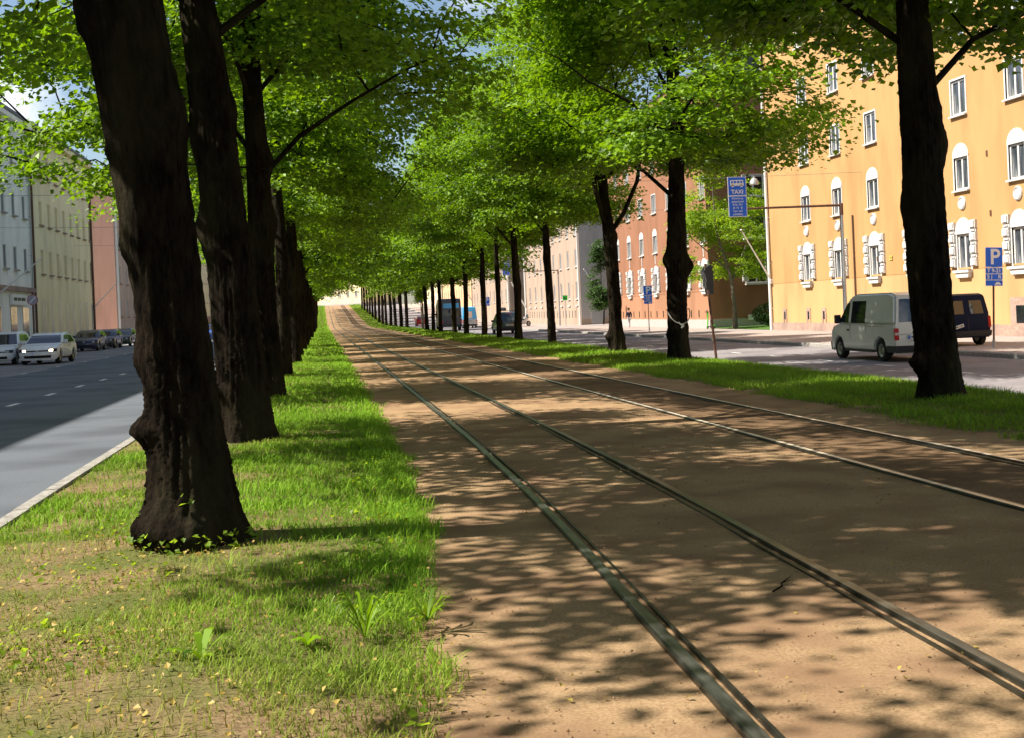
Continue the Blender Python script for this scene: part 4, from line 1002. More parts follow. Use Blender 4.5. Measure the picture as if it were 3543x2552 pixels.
plain_house(204, 300, 'yellow_plaster', 'far yellow apartment house up the hill on the left', [3 + 3.9 * k for k in range(24)], [2.6, 5.8, 8.9, 12], 'recess', 16, 'granite', sill='granite', X=XL, side=-1, dz=zf(240))
# house closing the view where the street bends
Z_ = house('apartment_house', (-12.0, 345, zf(345)), R(-48), 34, 14, 17, 'cream_plaster', 'sunlit cream house closing the view at the end of the tracks', [(x - .5, x + .5, z, z + 1.6) for x in np.arange(3, 33, 3.2) for z in (2.2, 5.6, 9.0, 12.4)], base='grey_stone', base_h=0.6)
window_mesh('end', 1.0, 1.6, 1, 0.08)
for x in np.arange(3, 33, 3.2):
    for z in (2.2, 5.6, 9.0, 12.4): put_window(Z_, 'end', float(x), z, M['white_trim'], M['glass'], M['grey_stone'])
sheet('road', [(-40, 0.0), (0, 0.0), (0.35, 0.0)], [301, 315, 335, 420], M['asphalt_old'])

# ------------------------------------------------------------------ lettering, signs and poles
def text_mesh(s, size, mat, parent, loc, align='CENTER', bold=0.0, name='lettering', rot=(PI / 2, 0, 0), sx=1.0):
    cu = bpy.data.curves.new('text', 'FONT'); cu.body = s; cu.size = size; cu.align_x = align; cu.align_y = 'CENTER'; cu.extrude = 0.002; cu.offset = bold
    t = bpy.data.objects.new('text', cu); COL.objects.link(t)
    bpy.context.view_layer.update()
    me = bpy.data.meshes.new_from_object(t.evaluated_get(bpy.context.evaluated_depsgraph_get()))
    bpy.data.objects.remove(t)
    me.materials.clear(); me.materials.append(M[mat])
    o = bpy.data.objects.new(name, me); COL.objects.link(o); o.parent = parent; o.location = loc; o.rotation_euler = rot; o.scale = (sx, 1, 1)
    return o

def car_icon(parent, x, z, w, mat='sign_white', y=-0.016):
    h = w * 0.42
    p = [(-.5, .12), (-.5, .5), (-.36, .55), (-.26, 1), (.26, 1), (.36, .55), (.5, .5), (.5, .12)]
    b = MB(); b.prism([(x + a * w, z + c * h) for a, c in p], y, y + 0.005)
    for s in (-1, 1): b.box(x + s * 0.36 * w - 0.08 * w, x + s * 0.36 * w + 0.08 * w, y, y + 0.005, z - 0.02 * h, z + 0.118 * h)
    return b.build('car_symbol', M[mat], parent)

def parking_sign(loc, label, tilt, texts, rz=0.0, h=3.1, w=0.56):
    root = empty('parking_sign', loc, rz, label, 'sign', 'blue parking signs')
    root.rotation_euler = (0, tilt, rz)
    MB().tube([(0, 0.03, -0.05), (0, 0.03, h)], 0.03, 10).build('pole', M['brown_metal'], root, smooth=True)
    MB().tube([(0, 0.03, -0.05), (0, 0.03, 0.25)], 0.045, 10).build('pole_foot', M['galvanised'], root, smooth=True)
    top = h
    p = MB().box(-w / 2, w / 2, -0.012, 0.0, top - 0.60, top).build('sign_panel', M['sign_blue'], root, bevel=0.004)
    text_mesh('P', 0.66, 'sign_white', p, (0.03, -0.013, top - 0.31), bold=0.012)
    z = top - 0.61
    for k, t in enumerate(texts):
        hh = 0.19
        q = MB().box(-w / 2, w / 2, -0.012, 0.0, z - hh, z - 0.022).build('sign_panel', M['sign_blue'], root)
        MB().box(-w / 2 + 0.005, w / 2 - 0.005, -0.008, 0.002, z - 0.021, z - 0.001).build('white_strip', M['sign_white'], q)
        if t == '#car': car_icon(q, 0.12, z - hh + 0.03, 0.2)
        else: text_mesh(t, 0.17, 'sign_white', q, (0.0, -0.013, z - hh / 2 - 0.01), bold=0.003)
        z -= hh
    return root
parking_sign((20.34, 34.5, -0.32), 'large blue parking sign on a brown pole beside the dark blue van', R(2.2), ['T 9-21', '5 |    R', '#car'], h=3.08)
parking_sign((21.16, 77.1, -0.32), 'small blue parking sign in front of the rust-orange house', R(-0.3), ['9-21', '5 h', '#car'], h=3.0)
parking_sign((14.95, 110, -0.45), 'far blue parking sign seen left of the fifth right-hand linden', 0, ['8-18'], h=3.2, w=0.6)

def taxi_sign(loc, label, mz, arm, lines, small=''):
    """mast at the kerb with a long horizontal arm towards the road and a blue board at its end"""
    root = empty('taxi_sign', loc, 0, label, 'sign', 'blue taxi rank signs on cantilever masts')
    MB().tube([(0, 0, -0.05), (0, 0, mz)], [0.085, 0.06], 12).build('mast', M['galvanised'], root, smooth=True)
    a = MB(); a.tube([(0, 0, mz - 0.42), (0, 0, mz + 0.02)], 0.075, 10); a.tube([(0, 0, mz - 0.05), (-arm - 0.35, 0, mz - 0.08)], [0.05, 0.04], 8); a.build('arm', M['brown_metal'], root, smooth=True)
    x0 = -arm - 0.35; w = 0.72; z1 = mz + 1.12
    bd = MB().box(x0 - w / 2, x0 + w / 2, -0.06, -0.045, z1 - 1.5, z1).build('sign_board', M['sign_white'], root)
    u = MB().box(x0 - w / 2 + 0.025, x0 + w / 2 - 0.025, -0.064, -0.06, z1 - 0.69, z1 - 0.025).build('sign_panel', M['sign_blue'], root)
    l = MB().box(x0 - w / 2 + 0.025, x0 + w / 2 - 0.025, -0.064, -0.06, z1 - 1.475, z1 - 0.735).build('sign_panel', M['sign_blue'], root)
    # van symbol
    s = MB(); zc = z1 - 0.28; y = -0.068
    s.box(x0 - 0.26, x0 + 0.26, y, y + 0.004, zc - 0.06, zc + 0.04); s.box(x0 - 0.26, x0 + 0.24, y, y + 0.004, zc + 0.12, zc + 0.155)
    for q in (-0.26, -0.16, -0.03, 0.10, 0.21): s.box(x0 + q, x0 + q + 0.03, y, y + 0.004, zc + 0.041, zc + 0.119)
    for q in (-0.17, 0.17): s.lathe([(0.0, 0), (0.05, 0), (0.05, 0.004), (0, 0.004)], 14, 'y', (x0 + q, y, zc - 0.065))
    s.build('van_symbol', M['sign_white'], u)
    text_mesh('TAXI', 0.21, 'sign_white', u, (x0, -0.066, z1 - 0.57), bold=0.006)
    for k, (t, c) in enumerate(lines): text_mesh(t, 0.105, c, l, (x0, -0.066, z1 - 0.81 - 0.118 * k), bold=0.001, sx=0.9)
    return root
TL = [('Kuorma- ja', 'sign_white'), ('pakettiautot', 'sign_white'), ('9-20, 18-1', 'sign_white'), ('(9-14)   8-', 'sign_white'), ('Last- och', 'sign_white'), ('paketbilar', 'sign_white')]
taxi_sign((19.62, 43.5, -0.32), 'blue taxi sign hung over the road from a mast behind the white van', 5.28, 3.75, TL)
taxi_sign((24.0, 121.5, -0.32), 'far blue taxi sign on a long arm beside the grey end wall', 5.7, 5.0, TL)
root = empty('bus_stop_sign', (24.35, 120.2, -0.32), 0, 'small bright green sign on a thin pole before the beige house', 'sign')
MB().tube([(0, 0, -0.05), (0, 0, 3.05)], 0.035, 8).build('pole', M['galvanised'], root, smooth=True)
p = MB().box(-0.25, 0.25, -0.05, -0.036, 2.55, 3.05).build('sign_panel', M['sign_green'], root)
b = MB(); b.box(-0.13, 0.0, -0.054, -0.05, 2.68, 2.86); b.prism([(0.02, 2.7), (0.14, 2.7), (0.08, 2.9)], -0.054, -0.05); b.build('symbol', M['plastic'], p)

# leaning post with a sign seen from its back, on the right strip
root = empty('leaning_sign', (11.17, 33.6, -0.45), 0, 'dark leaning post with an edge-on sign behind the right grass strip', 'sign')
MB().tube([(0.02, 0, -0.05), (-0.22, 0, 3.0)], [0.04, 0.032], 10).build('post', M['brown_metal'], root, smooth=True)
b = MB(); b.prism([(-0.02, 2.12), (-0.15, 2.14), (-0.27, 2.78), (-0.22, 2.9), (-0.06, 2.98), (0.0, 2.75)], -0.06, 0.30); b.build('sign_panel', M['sign_back'], root, bevel=0.01)

# signs on the left
root = empty('no_stopping_sign', (-16.85, 75.5, -0.03), 0, 'round weathered no-stopping sign on a dark pole by the white house', 'sign')
MB().tube([(0, 0, -0.05), (0, 0, 3.75)], 0.045, 8).build('pole', M['brown_metal'], root, smooth=True)
b = MB(); b.lathe([(0, -0.06), (0.32, -0.06), (0.32, -0.045), (0, -0.045)], 24, 'y', (0, 0, 3.28)); p = b.build('sign_panel', M['faded_red'], root)
b = MB(); b.lathe([(0, -0.064), (0.26, -0.064), (0.26, -0.061), (0, -0.061)], 24, 'y', (0, 0, 3.28)); b.build('sign_face', M['faded_blue'], p)
b = MB(); b.prism([(-0.20, 3.12), (-0.15, 3.07), (0.20, 3.44), (0.15, 3.49)], -0.069, -0.066); b.build('slash', M['sign_white'], p)
root = empty('no_parking_sign', (13.0, 160, zf(160) - 0.45), 0, 'round blue and red no-parking sign far down the right road', 'sign')
MB().tube([(0, 0, -0.05), (0, 0, 4.0)], 0.05, 8).build('pole', M['brown_metal'], root, smooth=True)
b = MB(); b.lathe([(0, -0.06), (0.36, -0.06), (0.36, -0.045), (0, -0.045)], 20, 'y', (0, 0, 3.7)); p = b.build('sign_panel', M['sign_red'], root)
b = MB(); b.lathe([(0, -0.064), (0.29, -0.064), (0.29, -0.061), (0, -0.061)], 20, 'y', (0, 0, 3.7)); b.build('sign_face', M['sign_blue'], p)
tag(MB().box(-0.28, 0.0, 0, 0.012, 0, 0.2).build('house_number_plate', M['sign_yellow'], loc=(25.46, 51.3, 3.0)), 'small yellow house number plate on the orange wall', 'number plate')
o = [q for q in COL.objects if q.name.startswith('house_number_plate')][0]; o.rotation_euler = (0, 0, -PI / 2)
text_mesh('136', 0.15, 'plastic', o, (-0.14, -0.003, 0.1), rot=(PI / 2, 0, 0))

def flagpole(base, tip, label, mat='white_paint', r=0.045):
    root = empty('flagpole', base, 0, label, 'flagpole', 'slanting white flagpoles on the facades')
    d = Vector(tip) - Vector(base)
    b = MB(); b.tube([(0, 0, 0), d * 0.97], [r, r * 0.7], 10); b.build('pole', M[mat], root, smooth=True)
    b = MB(); b.lathe([(0, -0.06), (0.06, -0.03), (0.07, 0.0), (0.06, 0.03), (0, 0.06)], 12, 'z', tuple(d)); b.build('finial', M[mat], root, smooth=True)
    MB().box(-0.10, 0.10, -0.08, 0.08, -0.16, 0.10).build('bracket', M[mat], root, bevel=0.01)
flagpole((25.42, 66.1, 2.5), (23.75, 66.1, 5.46), 'slanting pale flagpole at the corner of the orange house')
flagpole((-18.92, 74.5, 3.3), (-16.1, 74.5, 5.6), 'slanting flagpole above the shop of the white house')
flagpole((-18.92, 107.0, 3.2), (-16.9, 107.0, 5.3), 'slanting flagpole before the pink wall on the left')
flagpole((25.42, 149.8, 1.5), (23.6, 149.8, 4.9), 'slanting white flagpole left of the motorcycle', r=0.1)
flagpole((27.6, 117.4, 2.4), (25.8, 117.4, 5.2), 'slanting flagpole in front of the grey end wall')
flagpole((25.42, 205.5, 3.5), (23.4, 205.5, 6.5), 'far flagpole at the end of the long beige house', r=0.09)

# span wires with hanging street lamps
def span(Y, z, lamps, label, sag=0.35):
    root = empty('span_wire', (0, Y, 0), 0, label, 'wire', 'span wires across the street')
    pts = [(x, 0, z - sag * (1 - ((x - 3.25) / 22.25) ** 2)) for x in np.linspace(-19, 25.5, 24)]
    pts[0] = (-19, 0, z); pts[-1] = (25.5, 0, z)
    b = MB(); b.tube(pts, 0.009, 5, caps=False); b.build('cable', M['wire'], root)
    for x, lab in lamps:
        zz = z - sag * (1 - ((x - 3.25) / 22.25) ** 2)
        l = empty('street_lamp', (x, Y, zz), 0, lab, 'street lamp', 'street lamps hung on span wires')
        MB().tube([(0, 0, -0.12), (0, 0, 0.03)], 0.035, 8).build('hanger', M['galvanised'], l)
        b = MB(); b.lathe([(0.0, -0.05), (0.06, -0.06), (0.14, -0.12), (0.205, -0.24), (0.21, -0.36), (0.19, -0.37), (0.0, -0.33)], 20); b.build('lamp_shade', M['galvanised'], l, smooth=True)
span(54.2, 7.3, [(20.2, 'pale dome street lamp right of the taxi sign')], 'thin overhead wire carrying the dome lamp by the taxi sign', 0.22)
span(75.5, 7.6, [(19.4, 'small far dome street lamp by the rust-orange house')], 'thin overhead wire crossing at the rust-orange house')
span(100.0, 8.0, [(19.6, 'dome street lamp before the beige house')], 'thin overhead wire crossing at the pale yellow house')

# ------------------------------------------------------------------ vehicles
def wheel_meshes(r, w, key):
    if key in LIB: return LIB[key]
    t = MB(); t.lathe([(r * 0.62, -w / 2), (r * 0.9, -w / 2), (r, -w * 0.36), (r, w * 0.36), (r * 0.9, w / 2), (r * 0.62, w / 2), (r * 0.62, -w / 2)], 28, 'y')
    a = keep(t.build('tyre', M['rubber'], smooth=True))
    m = MB(); m.lathe([(0.0, -w * 0.30), (r * 0.14, -w * 0.34), (r * 0.2, -w * 0.22), (r * 0.42, -w * 0.24), (r * 0.56, -w * 0.42), (r * 0.63, -w * 0.46), (r * 0.63, w * 0.4), (0, w * 0.3)], 28, 'y')
    h = m
    for k in range(8):
        q = 2 * PI * k / 8
        h.lathe([(0, -w * 0.265), (r * 0.075, -w * 0.265), (r * 0.075, -w * 0.25)], 8, 'y', (r * 0.36 * math.cos(q), -0.003, r * 0.36 * math.sin(q)), 1)
    b = keep(m.build('rim', [M['rim'], M['black']], smooth=True)); c = None
    LIB[key] = (a, b, c)
    return LIB[key]

def xz_at(poly, z, front):
    """outermost x of the outline at height z"""
    xs = []
    for (x0, z0), (x1, z1) in zip(poly, poly[1:] + poly[:1]):
        if (z0 - z) * (z1 - z) <= 0 and z0 != z1: xs.append(x0 + (x1 - x0) * (z - z0) / (z1 - z0))
    return max(xs) if front else min(xs)

def vehicle(name, loc, rz, label, cat, spec, body, group=None):
    """spec: L, W, zb, wheels (rear,front), wr, low (belt outline rear to front along the top), cab (greenhouse outline), windows"""
    root = empty(name, loc, rz, label, cat, group)
    L, Wd, zb, (wx0, wx1), wr = spec['L'], spec['W'], spec['zb'], spec['wheels'], spec['wr']
    hw = Wd / 2; ar = wr + 0.055; belt = spec['belt']; tum = spec.get('tum', 0.16); rf, rr_ = spec.get('round', (0.16, 0.08))
    arch = lambda cx: [(cx + ar * math.cos(t), wr + ar * math.sin(t)) for t in np.linspace(PI, 0, 11)]
    arch = lambda cx, f=arch: [(x, max(z, zb)) for x, z in f(cx)]
    low = [(0.06, zb)] + arch(wx0) + arch(wx1) + [(L - 0.06, zb)] + spec['low']
    cab = spec['cab']
    def halfw(x, z):
        w = hw
        if z > belt: w -= tum * (z - belt)
        if z < 0.45: w -= 0.10 * (0.45 - z)
        return w - 0.05 * max(0, (x - (L - 0.5)) / 0.5) ** 2
    def xadj(x, s):
        fr = min(max((x - (L - 0.9)) / 0.9, 0), 1); re = min(max((0.5 - x) / 0.5, 0), 1)
        return x - rf * fr * s * s + rr_ * re * s * s
    def pt(x, z, s): return (xadj(x, s), s * halfw(x, z), z)
    def shell(poly, across=(-1, -0.86, -0.5, 0, 0.5, 0.86, 1), closed_bottom=True):
        mb = MB(); n = len(poly); na = len(across)
        mb.raw([pt(x, z, s) for s in across for x, z in poly], [(j * n + i, j * n + (i + 1) % n, (j + 1) * n + (i + 1) % n, (j + 1) * n + i) for j in range(na - 1) for i in range(n)] + [tuple(range(n)), tuple(range(na * n - 1, (na - 1) * n - 1, -1))])
        return mb
    def finish(o, bev):
        bm = bmesh.new(); bm.from_mesh(o.data)
        ng = [f for f in bm.faces if len(f.verts) > 4]
        bmesh.ops.bevel(bm, geom=[e for e in bm.edges if len(e.link_faces) == 2 and any(f in ng for f in e.link_faces)], offset=bev, segments=3, affect='EDGES', clamp_overlap=True)
        bmesh.ops.triangulate(bm, faces=[f for f in bm.faces if len(f.verts) > 4])
        for f in bm.faces: f.smooth = True
        bm.to_mesh(o.data); bm.free(); o.data.set_sharp_from_angle(angle=R(38))
    o = shell(low).build('body', M[body], root, smooth=True); finish(o, spec.get('bev', 0.035))
    c = shell(cab).build('cabin', M[spec.get('cab_mat', body)], root, smooth=True); finish(c, spec.get('cbev', 0.06))
    # dark floor pan and arch linings
    MB().box(0.25, L - 0.35, -hw + 0.12, hw - 0.12, zb + 0.02, min(belt - 0.05, wr * 2.2)).build('underbody', M['black'], root)
    def side_panel(nm, poly, mat, off=0.006, par=None, both=True):
        for s in ((-1, 1) if both else (1,)):
            b = MB(); n = len(poly)
            b.raw([(x, s * (halfw(x, z) + off), z) for x, z in poly] + [(x, s * (halfw(x, z) - 0.02), z) for x, z in poly], [tuple(range(n))] + [(i, (i + 1) % n, (i + 1) % n + n, i + n) for i in range(n)])
            b.build(nm, M[mat], par or root)
    for poly, mat in spec['side_win']: side_panel('side_window', poly, mat)
    def end_panel(nm, z0, z1, s0, s1, front, mat, off=0.006, poly=None, par=None, n=7, thick=0.02):
        P = poly or (cab if z0 >= belt - 0.01 else low); sg = 1 if front else -1
        b = MB(); zs = np.linspace(z0, z1, 4); ss = np.linspace(s0, s1, n); vs = []
        for o_ in (off, off - thick):
            for z in zs:
                for s in ss:
                    x = xz_at(P, z, front); vs.append((xadj(x, s) + sg * o_, s * halfw(x, z), z))
        k = len(zs) * n; fs = [(r_ * n + i, r_ * n + i + 1, (r_ + 1) * n + i + 1, (r_ + 1) * n + i) for r_ in range(3) for i in range(n - 1)]
        fs += [(i, i + 1, i + 1 + k, i + k) for i in range(n - 1)] + [(3 * n + i, 3 * n + i + 1, 3 * n + i + 1 + k, 3 * n + i + k) for i in range(n - 1)]
        fs += [(r_ * n, (r_ + 1) * n, (r_ + 1) * n + k, r_ * n + k) for r_ in range(3)] + [(r_ * n + n - 1, (r_ + 1) * n + n - 1, (r_ + 1) * n + n - 1 + k, r_ * n + n - 1 + k) for r_ in range(3)]
        return b.raw(vs, fs).build(nm, M[mat], par or root, smooth=True)
    for nm, z0, z1, s0, s1, front, mat, off in spec['panels']: end_panel(nm, z0, z1, s0, s1, front, mat, off)
    for nm, x0, x1, z0, z1, mat, off in spec.get('side_boxes', []): side_panel(nm, [(x0, z0), (x1, z0), (x1, z1), (x0, z1)], mat, off)
    a, b, h = wheel_meshes(wr, spec.get('ww', 0.20), ('wheel', round(wr, 3)))
    for x in (wx0, wx1):
        for s in (-1, 1):
            w = bpy.data.objects.new('wheel', a); COL.objects.link(w); w.parent = root; w.location = (x, s * (hw - 0.13), wr); w.rotation_euler = (0, 0, 0 if s < 0 else PI)
            for nm, d in (('rim', b),):
                q = bpy.data.objects.new(nm, d); COL.objects.link(q); q.parent = w
    if spec.get('mirror'):
        x, z = spec['mirror']
        for s in (-1, 1):
            m = MB(); m.box(x - 0.07, x + 0.06, s * (hw + 0.06) - 0.09, s * (hw + 0.06) + 0.09, z - 0.02, z + spec.get('mirror_h', 0.15)); m.box(x - 0.02, x + 0.03, min(s * hw - s * 0.05, s * hw), max(s * hw - s * 0.05, s * hw + s * 0.02), z, z + 0.05)
            m.build('mirror', M[spec.get('mirror_mat', body)], root, bevel=0.03)
    root['_'] = 0; del root['_']
    return root, pt

def plate(root, x, y, z, txt, rz=-PI / 2, tilt=0.0, w=0.44):
    p = MB().box(-w / 2, w / 2, -0.01, 0, -0.055, 0.055).build('number_plate', M['sign_white'], root)
    p.location = (x, y, z); p.rotation_euler = (0, tilt, rz)
    MB().box(-w / 2, -w / 2 + 0.05, -0.012, -0.0101, -0.055, 0.055).build('blue_band', M['sign_blue'], p)
    if txt: text_mesh(txt, 0.105, 'plastic', p, (0.03, -0.012, 0), bold=0.002)

# white panel van seen from behind its left rear corner
van = dict(L=4.62, W=1.76, zb=0.24, wheels=(0.98, 3.78), wr=0.315, belt=1.06, tum=0.13, round=(0.20, 0.07),
           low=[(4.60, 0.40), (4.58, 0.62), (4.50, 0.86), (4.28, 0.99), (3.86, 1.06), (0.03, 1.06), (0.0, 0.7), (0.02, 0.4)],
           cab=[(0.03, 1.055), (3.86, 1.055), (3.62, 1.28), (3.22, 1.72), (3.02, 1.87), (2.6, 1.95), (0.5, 1.95), (0.16, 1.87), (0.09, 1.5)],
           side_win=[([(3.70, 1.12), (3.04, 1.10), (3.00, 1.70), (3.18, 1.68), (3.50, 1.33)], 'car_glass'), ([(2.86, 1.10), (1.92, 1.09), (1.92, 1.74), (2.84, 1.74)], 'car_glass')],
           panels=[('rear_window', 1.12, 1.76, -0.84, 0.84, False, 'car_glass', 0.008), ('windscreen', 1.14, 1.74, -0.86, 0.86, True, 'car_glass', 0.008), ('rear_bumper', 0.26, 0.46, -1.0, 1.0, False, 'plastic', 0.05), ('front_bumper', 0.26, 0.52, -1.0, 1.0, True, 'plastic', 0.05),
                   ('tail_light', 0.62, 0.95, 0.86, 1.0, False, 'red_lens', 0.012), ('tail_light', 0.62, 0.95, -1.0, -0.86, False, 'red_lens', 0.012), ('tail_light_band', 0.76, 0.83, 0.865, 0.995, False, 'grey_lens', 0.016), ('tail_light_band', 0.76, 0.83, -0.995, -0.865, False, 'grey_lens', 0.016),
                   ('headlight', 0.64, 0.80, 0.6, 0.98, True, 'grey_lens', 0.01), ('headlight', 0.64, 0.80, -0.98, -0.6, True, 'grey_lens', 0.01), ('door_handle', 0.83, 0.87, -0.3, 0.3, False, 'plastic', 0.02), ('tailgate_seam', 0.775, 0.785, -0.84, 0.84, False, 'plastic', 0.003)],
           side_boxes=[('blank_panel', 0.72, 1.74, 1.10, 1.72, 'van_white', 0.004), ('door_handle', 3.0, 3.12, 0.86, 0.91, 'plastic', 0.02), ('door_seam', 2.93, 2.942, 0.42, 1.05, 'plastic', 0.003), ('door_seam', 1.86, 1.872, 0.36, 1.05, 'plastic', 0.003), ('sill_trim', 1.38, 3.38, 0.25, 0.32, 'plastic', 0.006), ('rear_bumper_side', 0.0, 0.58, 0.27, 0.46, 'plastic', 0.008), ('door_track', 0.75, 1.86, 0.985, 1.0, 'grey_lens', 0.004)],
           mirror=(3.66, 1.10), mirror_mat='plastic', mirror_h=0.24)
v, _ = vehicle('panel_van', (16.55, 31.55, -0.45), PI / 2, 'white panel van on the right road behind the nearest right-hand linden', 'van', van, 'van_white')
plate(v, -0.035, 0.30, 0.70, 'ABK-417')

# dark blue small van parked on the pavement
kan = dict(L=4.0, W=1.66, zb=0.28, wheels=(0.62, 3.22), wr=0.30, belt=1.02, tum=0.15, round=(0.22, 0.08),
           low=[(3.98, 0.42), (3.96, 0.62), (3.8, 0.84), (3.3, 0.98), (3.0, 1.02), (0.04, 1.02), (0.0, 0.7), (0.02, 0.42)],
           cab=[(0.04, 1.015), (3.0, 1.015), (2.42, 1.58), (2.2, 1.74), (1.8, 1.80), (0.45, 1.80), (0.20, 1.74), (0.12, 1.4)],
           side_win=[([(2.85, 1.08), (1.75, 1.06), (1.75, 1.60), (2.28, 1.60)], 'car_glass')],
           panels=[('rear_window', 1.10, 1.56, -0.72, -0.14, False, 'car_glass', 0.006), ('rear_window', 1.10, 1.56, 0.14, 0.72, False, 'car_glass', 0.006), ('rear_bumper', 0.32, 0.52, -1.0, 1.0, False, 'plastic', 0.05), ('windscreen', 1.08, 1.62, -0.86, 0.86, True, 'car_glass', 0.006), ('door_seam', 0.54, 1.0, -0.012, 0.012, False, 'black', 0.004),
                   ('tail_light', 0.62, 1.0, 0.87, 1.0, False, 'red_lens', 0.012), ('tail_light', 0.62, 1.0, -1.0, -0.87, False, 'red_lens', 0.012), ('front_bumper', 0.32, 0.56, -1.0, 1.0, True, 'plastic', 0.03), ('headlight', 0.64, 0.80, 0.55, 0.98, True, 'grey_lens', 0.01), ('headlight', 0.64, 0.80, -0.98, -0.55, True, 'grey_lens', 0.01)],
           side_boxes=[('sill_trim', 1.1, 2.8, 0.30, 0.40, 'plastic', 0.006)], mirror=(2.75, 1.05), mirror_mat='plastic')
v, _ = vehicle('small_van', (20.6, 36.4, -0.32), PI / 2, 'dark blue small van parked on the right pavement beside the parking sign', 'van', kan, 'navy'); v.scale = (1, 1, 0.94)
p0 = len(COL.objects)
pl = MB().box(-0.23, 0.23, -0.01, 0, -0.055, 0.055).build('number_plate', M['sign_white'], v); pl.location = (-0.012, 0.40, 0.66); pl.rotation_euler = Euler((0, R(14), -PI / 2), 'XYZ')
pl.rotation_euler = (Matrix.Rotation(-PI / 2, 4, 'Z') @ Matrix.Rotation(R(-16), 4, 'Y')).to_euler()
MB().box(-0.23, -0.18, -0.013, -0.0105, -0.055, 0.055).build('blue_band', M['sign_blue'], pl)
text_mesh('FOR-124', 0.095, 'plastic', pl, (0.03, -0.012, 0), bold=0.002)

def hatch(L=4.2, W=1.78, wr=0.31, H=1.46, head='grey_lens', long_roof=False):
    k = L / 4.2; rx = 0.55 if long_roof else 0.95
    return dict(L=L, W=W, zb=0.20, wheels=(0.80 * k, 3.36 * k), wr=wr, belt=0.93, tum=0.36, round=(0.24, 0.14), bev=0.05,
        low=[(4.18 * k, 0.36), (4.20 * k, 0.50), (4.12 * k, 0.68), (3.9 * k, 0.80), (3.3 * k, 0.90), (2.95 * k, 0.93), (0.12 * k, 0.93), (0.0, 0.62), (0.03, 0.36)],
        cab=[(0.10 * k, 0.925), (2.98 * k, 0.925), (2.30 * k, H - 0.12), (2.0 * k, H - 0.03), (1.4 * k, H), (rx * k, H - 0.03), (0.62 * k if not long_roof else 0.3 * k, H - 0.13), (0.22 * k, 1.12)],
        side_win=[([(2.68 * k, 0.97), (1.62 * k, 0.97), (1.62 * k, H - 0.13), (2.18 * k, H - 0.16)], 'car_glass'), ([(1.55 * k, 0.97), (0.52 * k, 0.99), (0.82 * k, H - 0.17), (1.55 * k, H - 0.13)], 'car_glass')],
        panels=[('windscreen', 0.97, H - 0.12, -0.9, 0.9, True, 'car_glass', 0.008), ('rear_window', 1.0, H - 0.14, -0.84, 0.84, False, 'car_glass', 0.008), ('grille', 0.60, 0.655, -0.62, 0.62, True, 'black', 0.008), ('lower_grille', 0.30, 0.42, -0.72, 0.72, True, 'black', 0.008),
                ('headlight_housing', 0.58, 0.72, 0.60, 0.99, True, 'plastic', 0.006), ('headlight_housing', 0.58, 0.72, -0.99, -0.60, True, 'plastic', 0.006), ('headlight', 0.595, 0.69, 0.62, 0.80, True, head, 0.014), ('headlight', 0.595, 0.69, -0.80, -0.62, True, head, 0.014),
                ('tail_light', 0.70, 0.88, 0.66, 1.0, False, 'red_lens', 0.012), ('tail_light', 0.70, 0.88, -1.0, -0.66, False, 'red_lens', 0.012), ('emblem', 0.595, 0.665, -0.06, 0.06, True, 'silver', 0.02)],
        side_boxes=[('door_seam', 1.58 * k, 1.592 * k, 0.36, 0.92, 'black', 0.003), ('door_handle', 1.75 * k, 1.9 * k, 0.80, 0.83, 'black', 0.015)], mirror=(2.62 * k, 0.96))
GP = 'cars along the left kerb'
v, pt = vehicle('hatchback', (-12.95, 63.2, -0.15), -PI / 2, 'white hatchback with both headlights lit, driving out on the left road', 'car', hatch(head='lamp_on'), 'car_white')
v.rotation_euler = (0, 0, -PI / 2 - R(2))
plate(v, 4.155, 0.0, 0.49, '', PI / 2)
suv = hatch(4.4, 1.84, 0.34, 1.58, long_roof=True); suv['zb'] = 0.26
v, _ = vehicle('parked_car', (-15.35, 64.6, -0.15), -PI / 2, 'tall white car at the left frame edge, half behind the lit hatchback', 'car', suv, 'car_white', GP)
for x, y, m, lab in ((-16.2, 87.0, 'dark_blue', 'nearest of the dark parked cars on the left, blue-black with a pale headlight'), (-16.2, 94.0, 'charcoal', 'second dark parked car on the left, charcoal'), (-16.2, 101.5, 'dark_green', 'last dark parked car on the left, before the white corner pipe')):
    v, _ = vehicle('parked_car', (x, y + 4.2, -0.15), -PI / 2, lab, 'car', hatch(), m, GP); 
v, _ = vehicle('car', (-11.0, 122, -0.15), -PI / 2, 'small blue car seen between the two nearest left trunks', 'car', hatch(), 'car_blue', None)

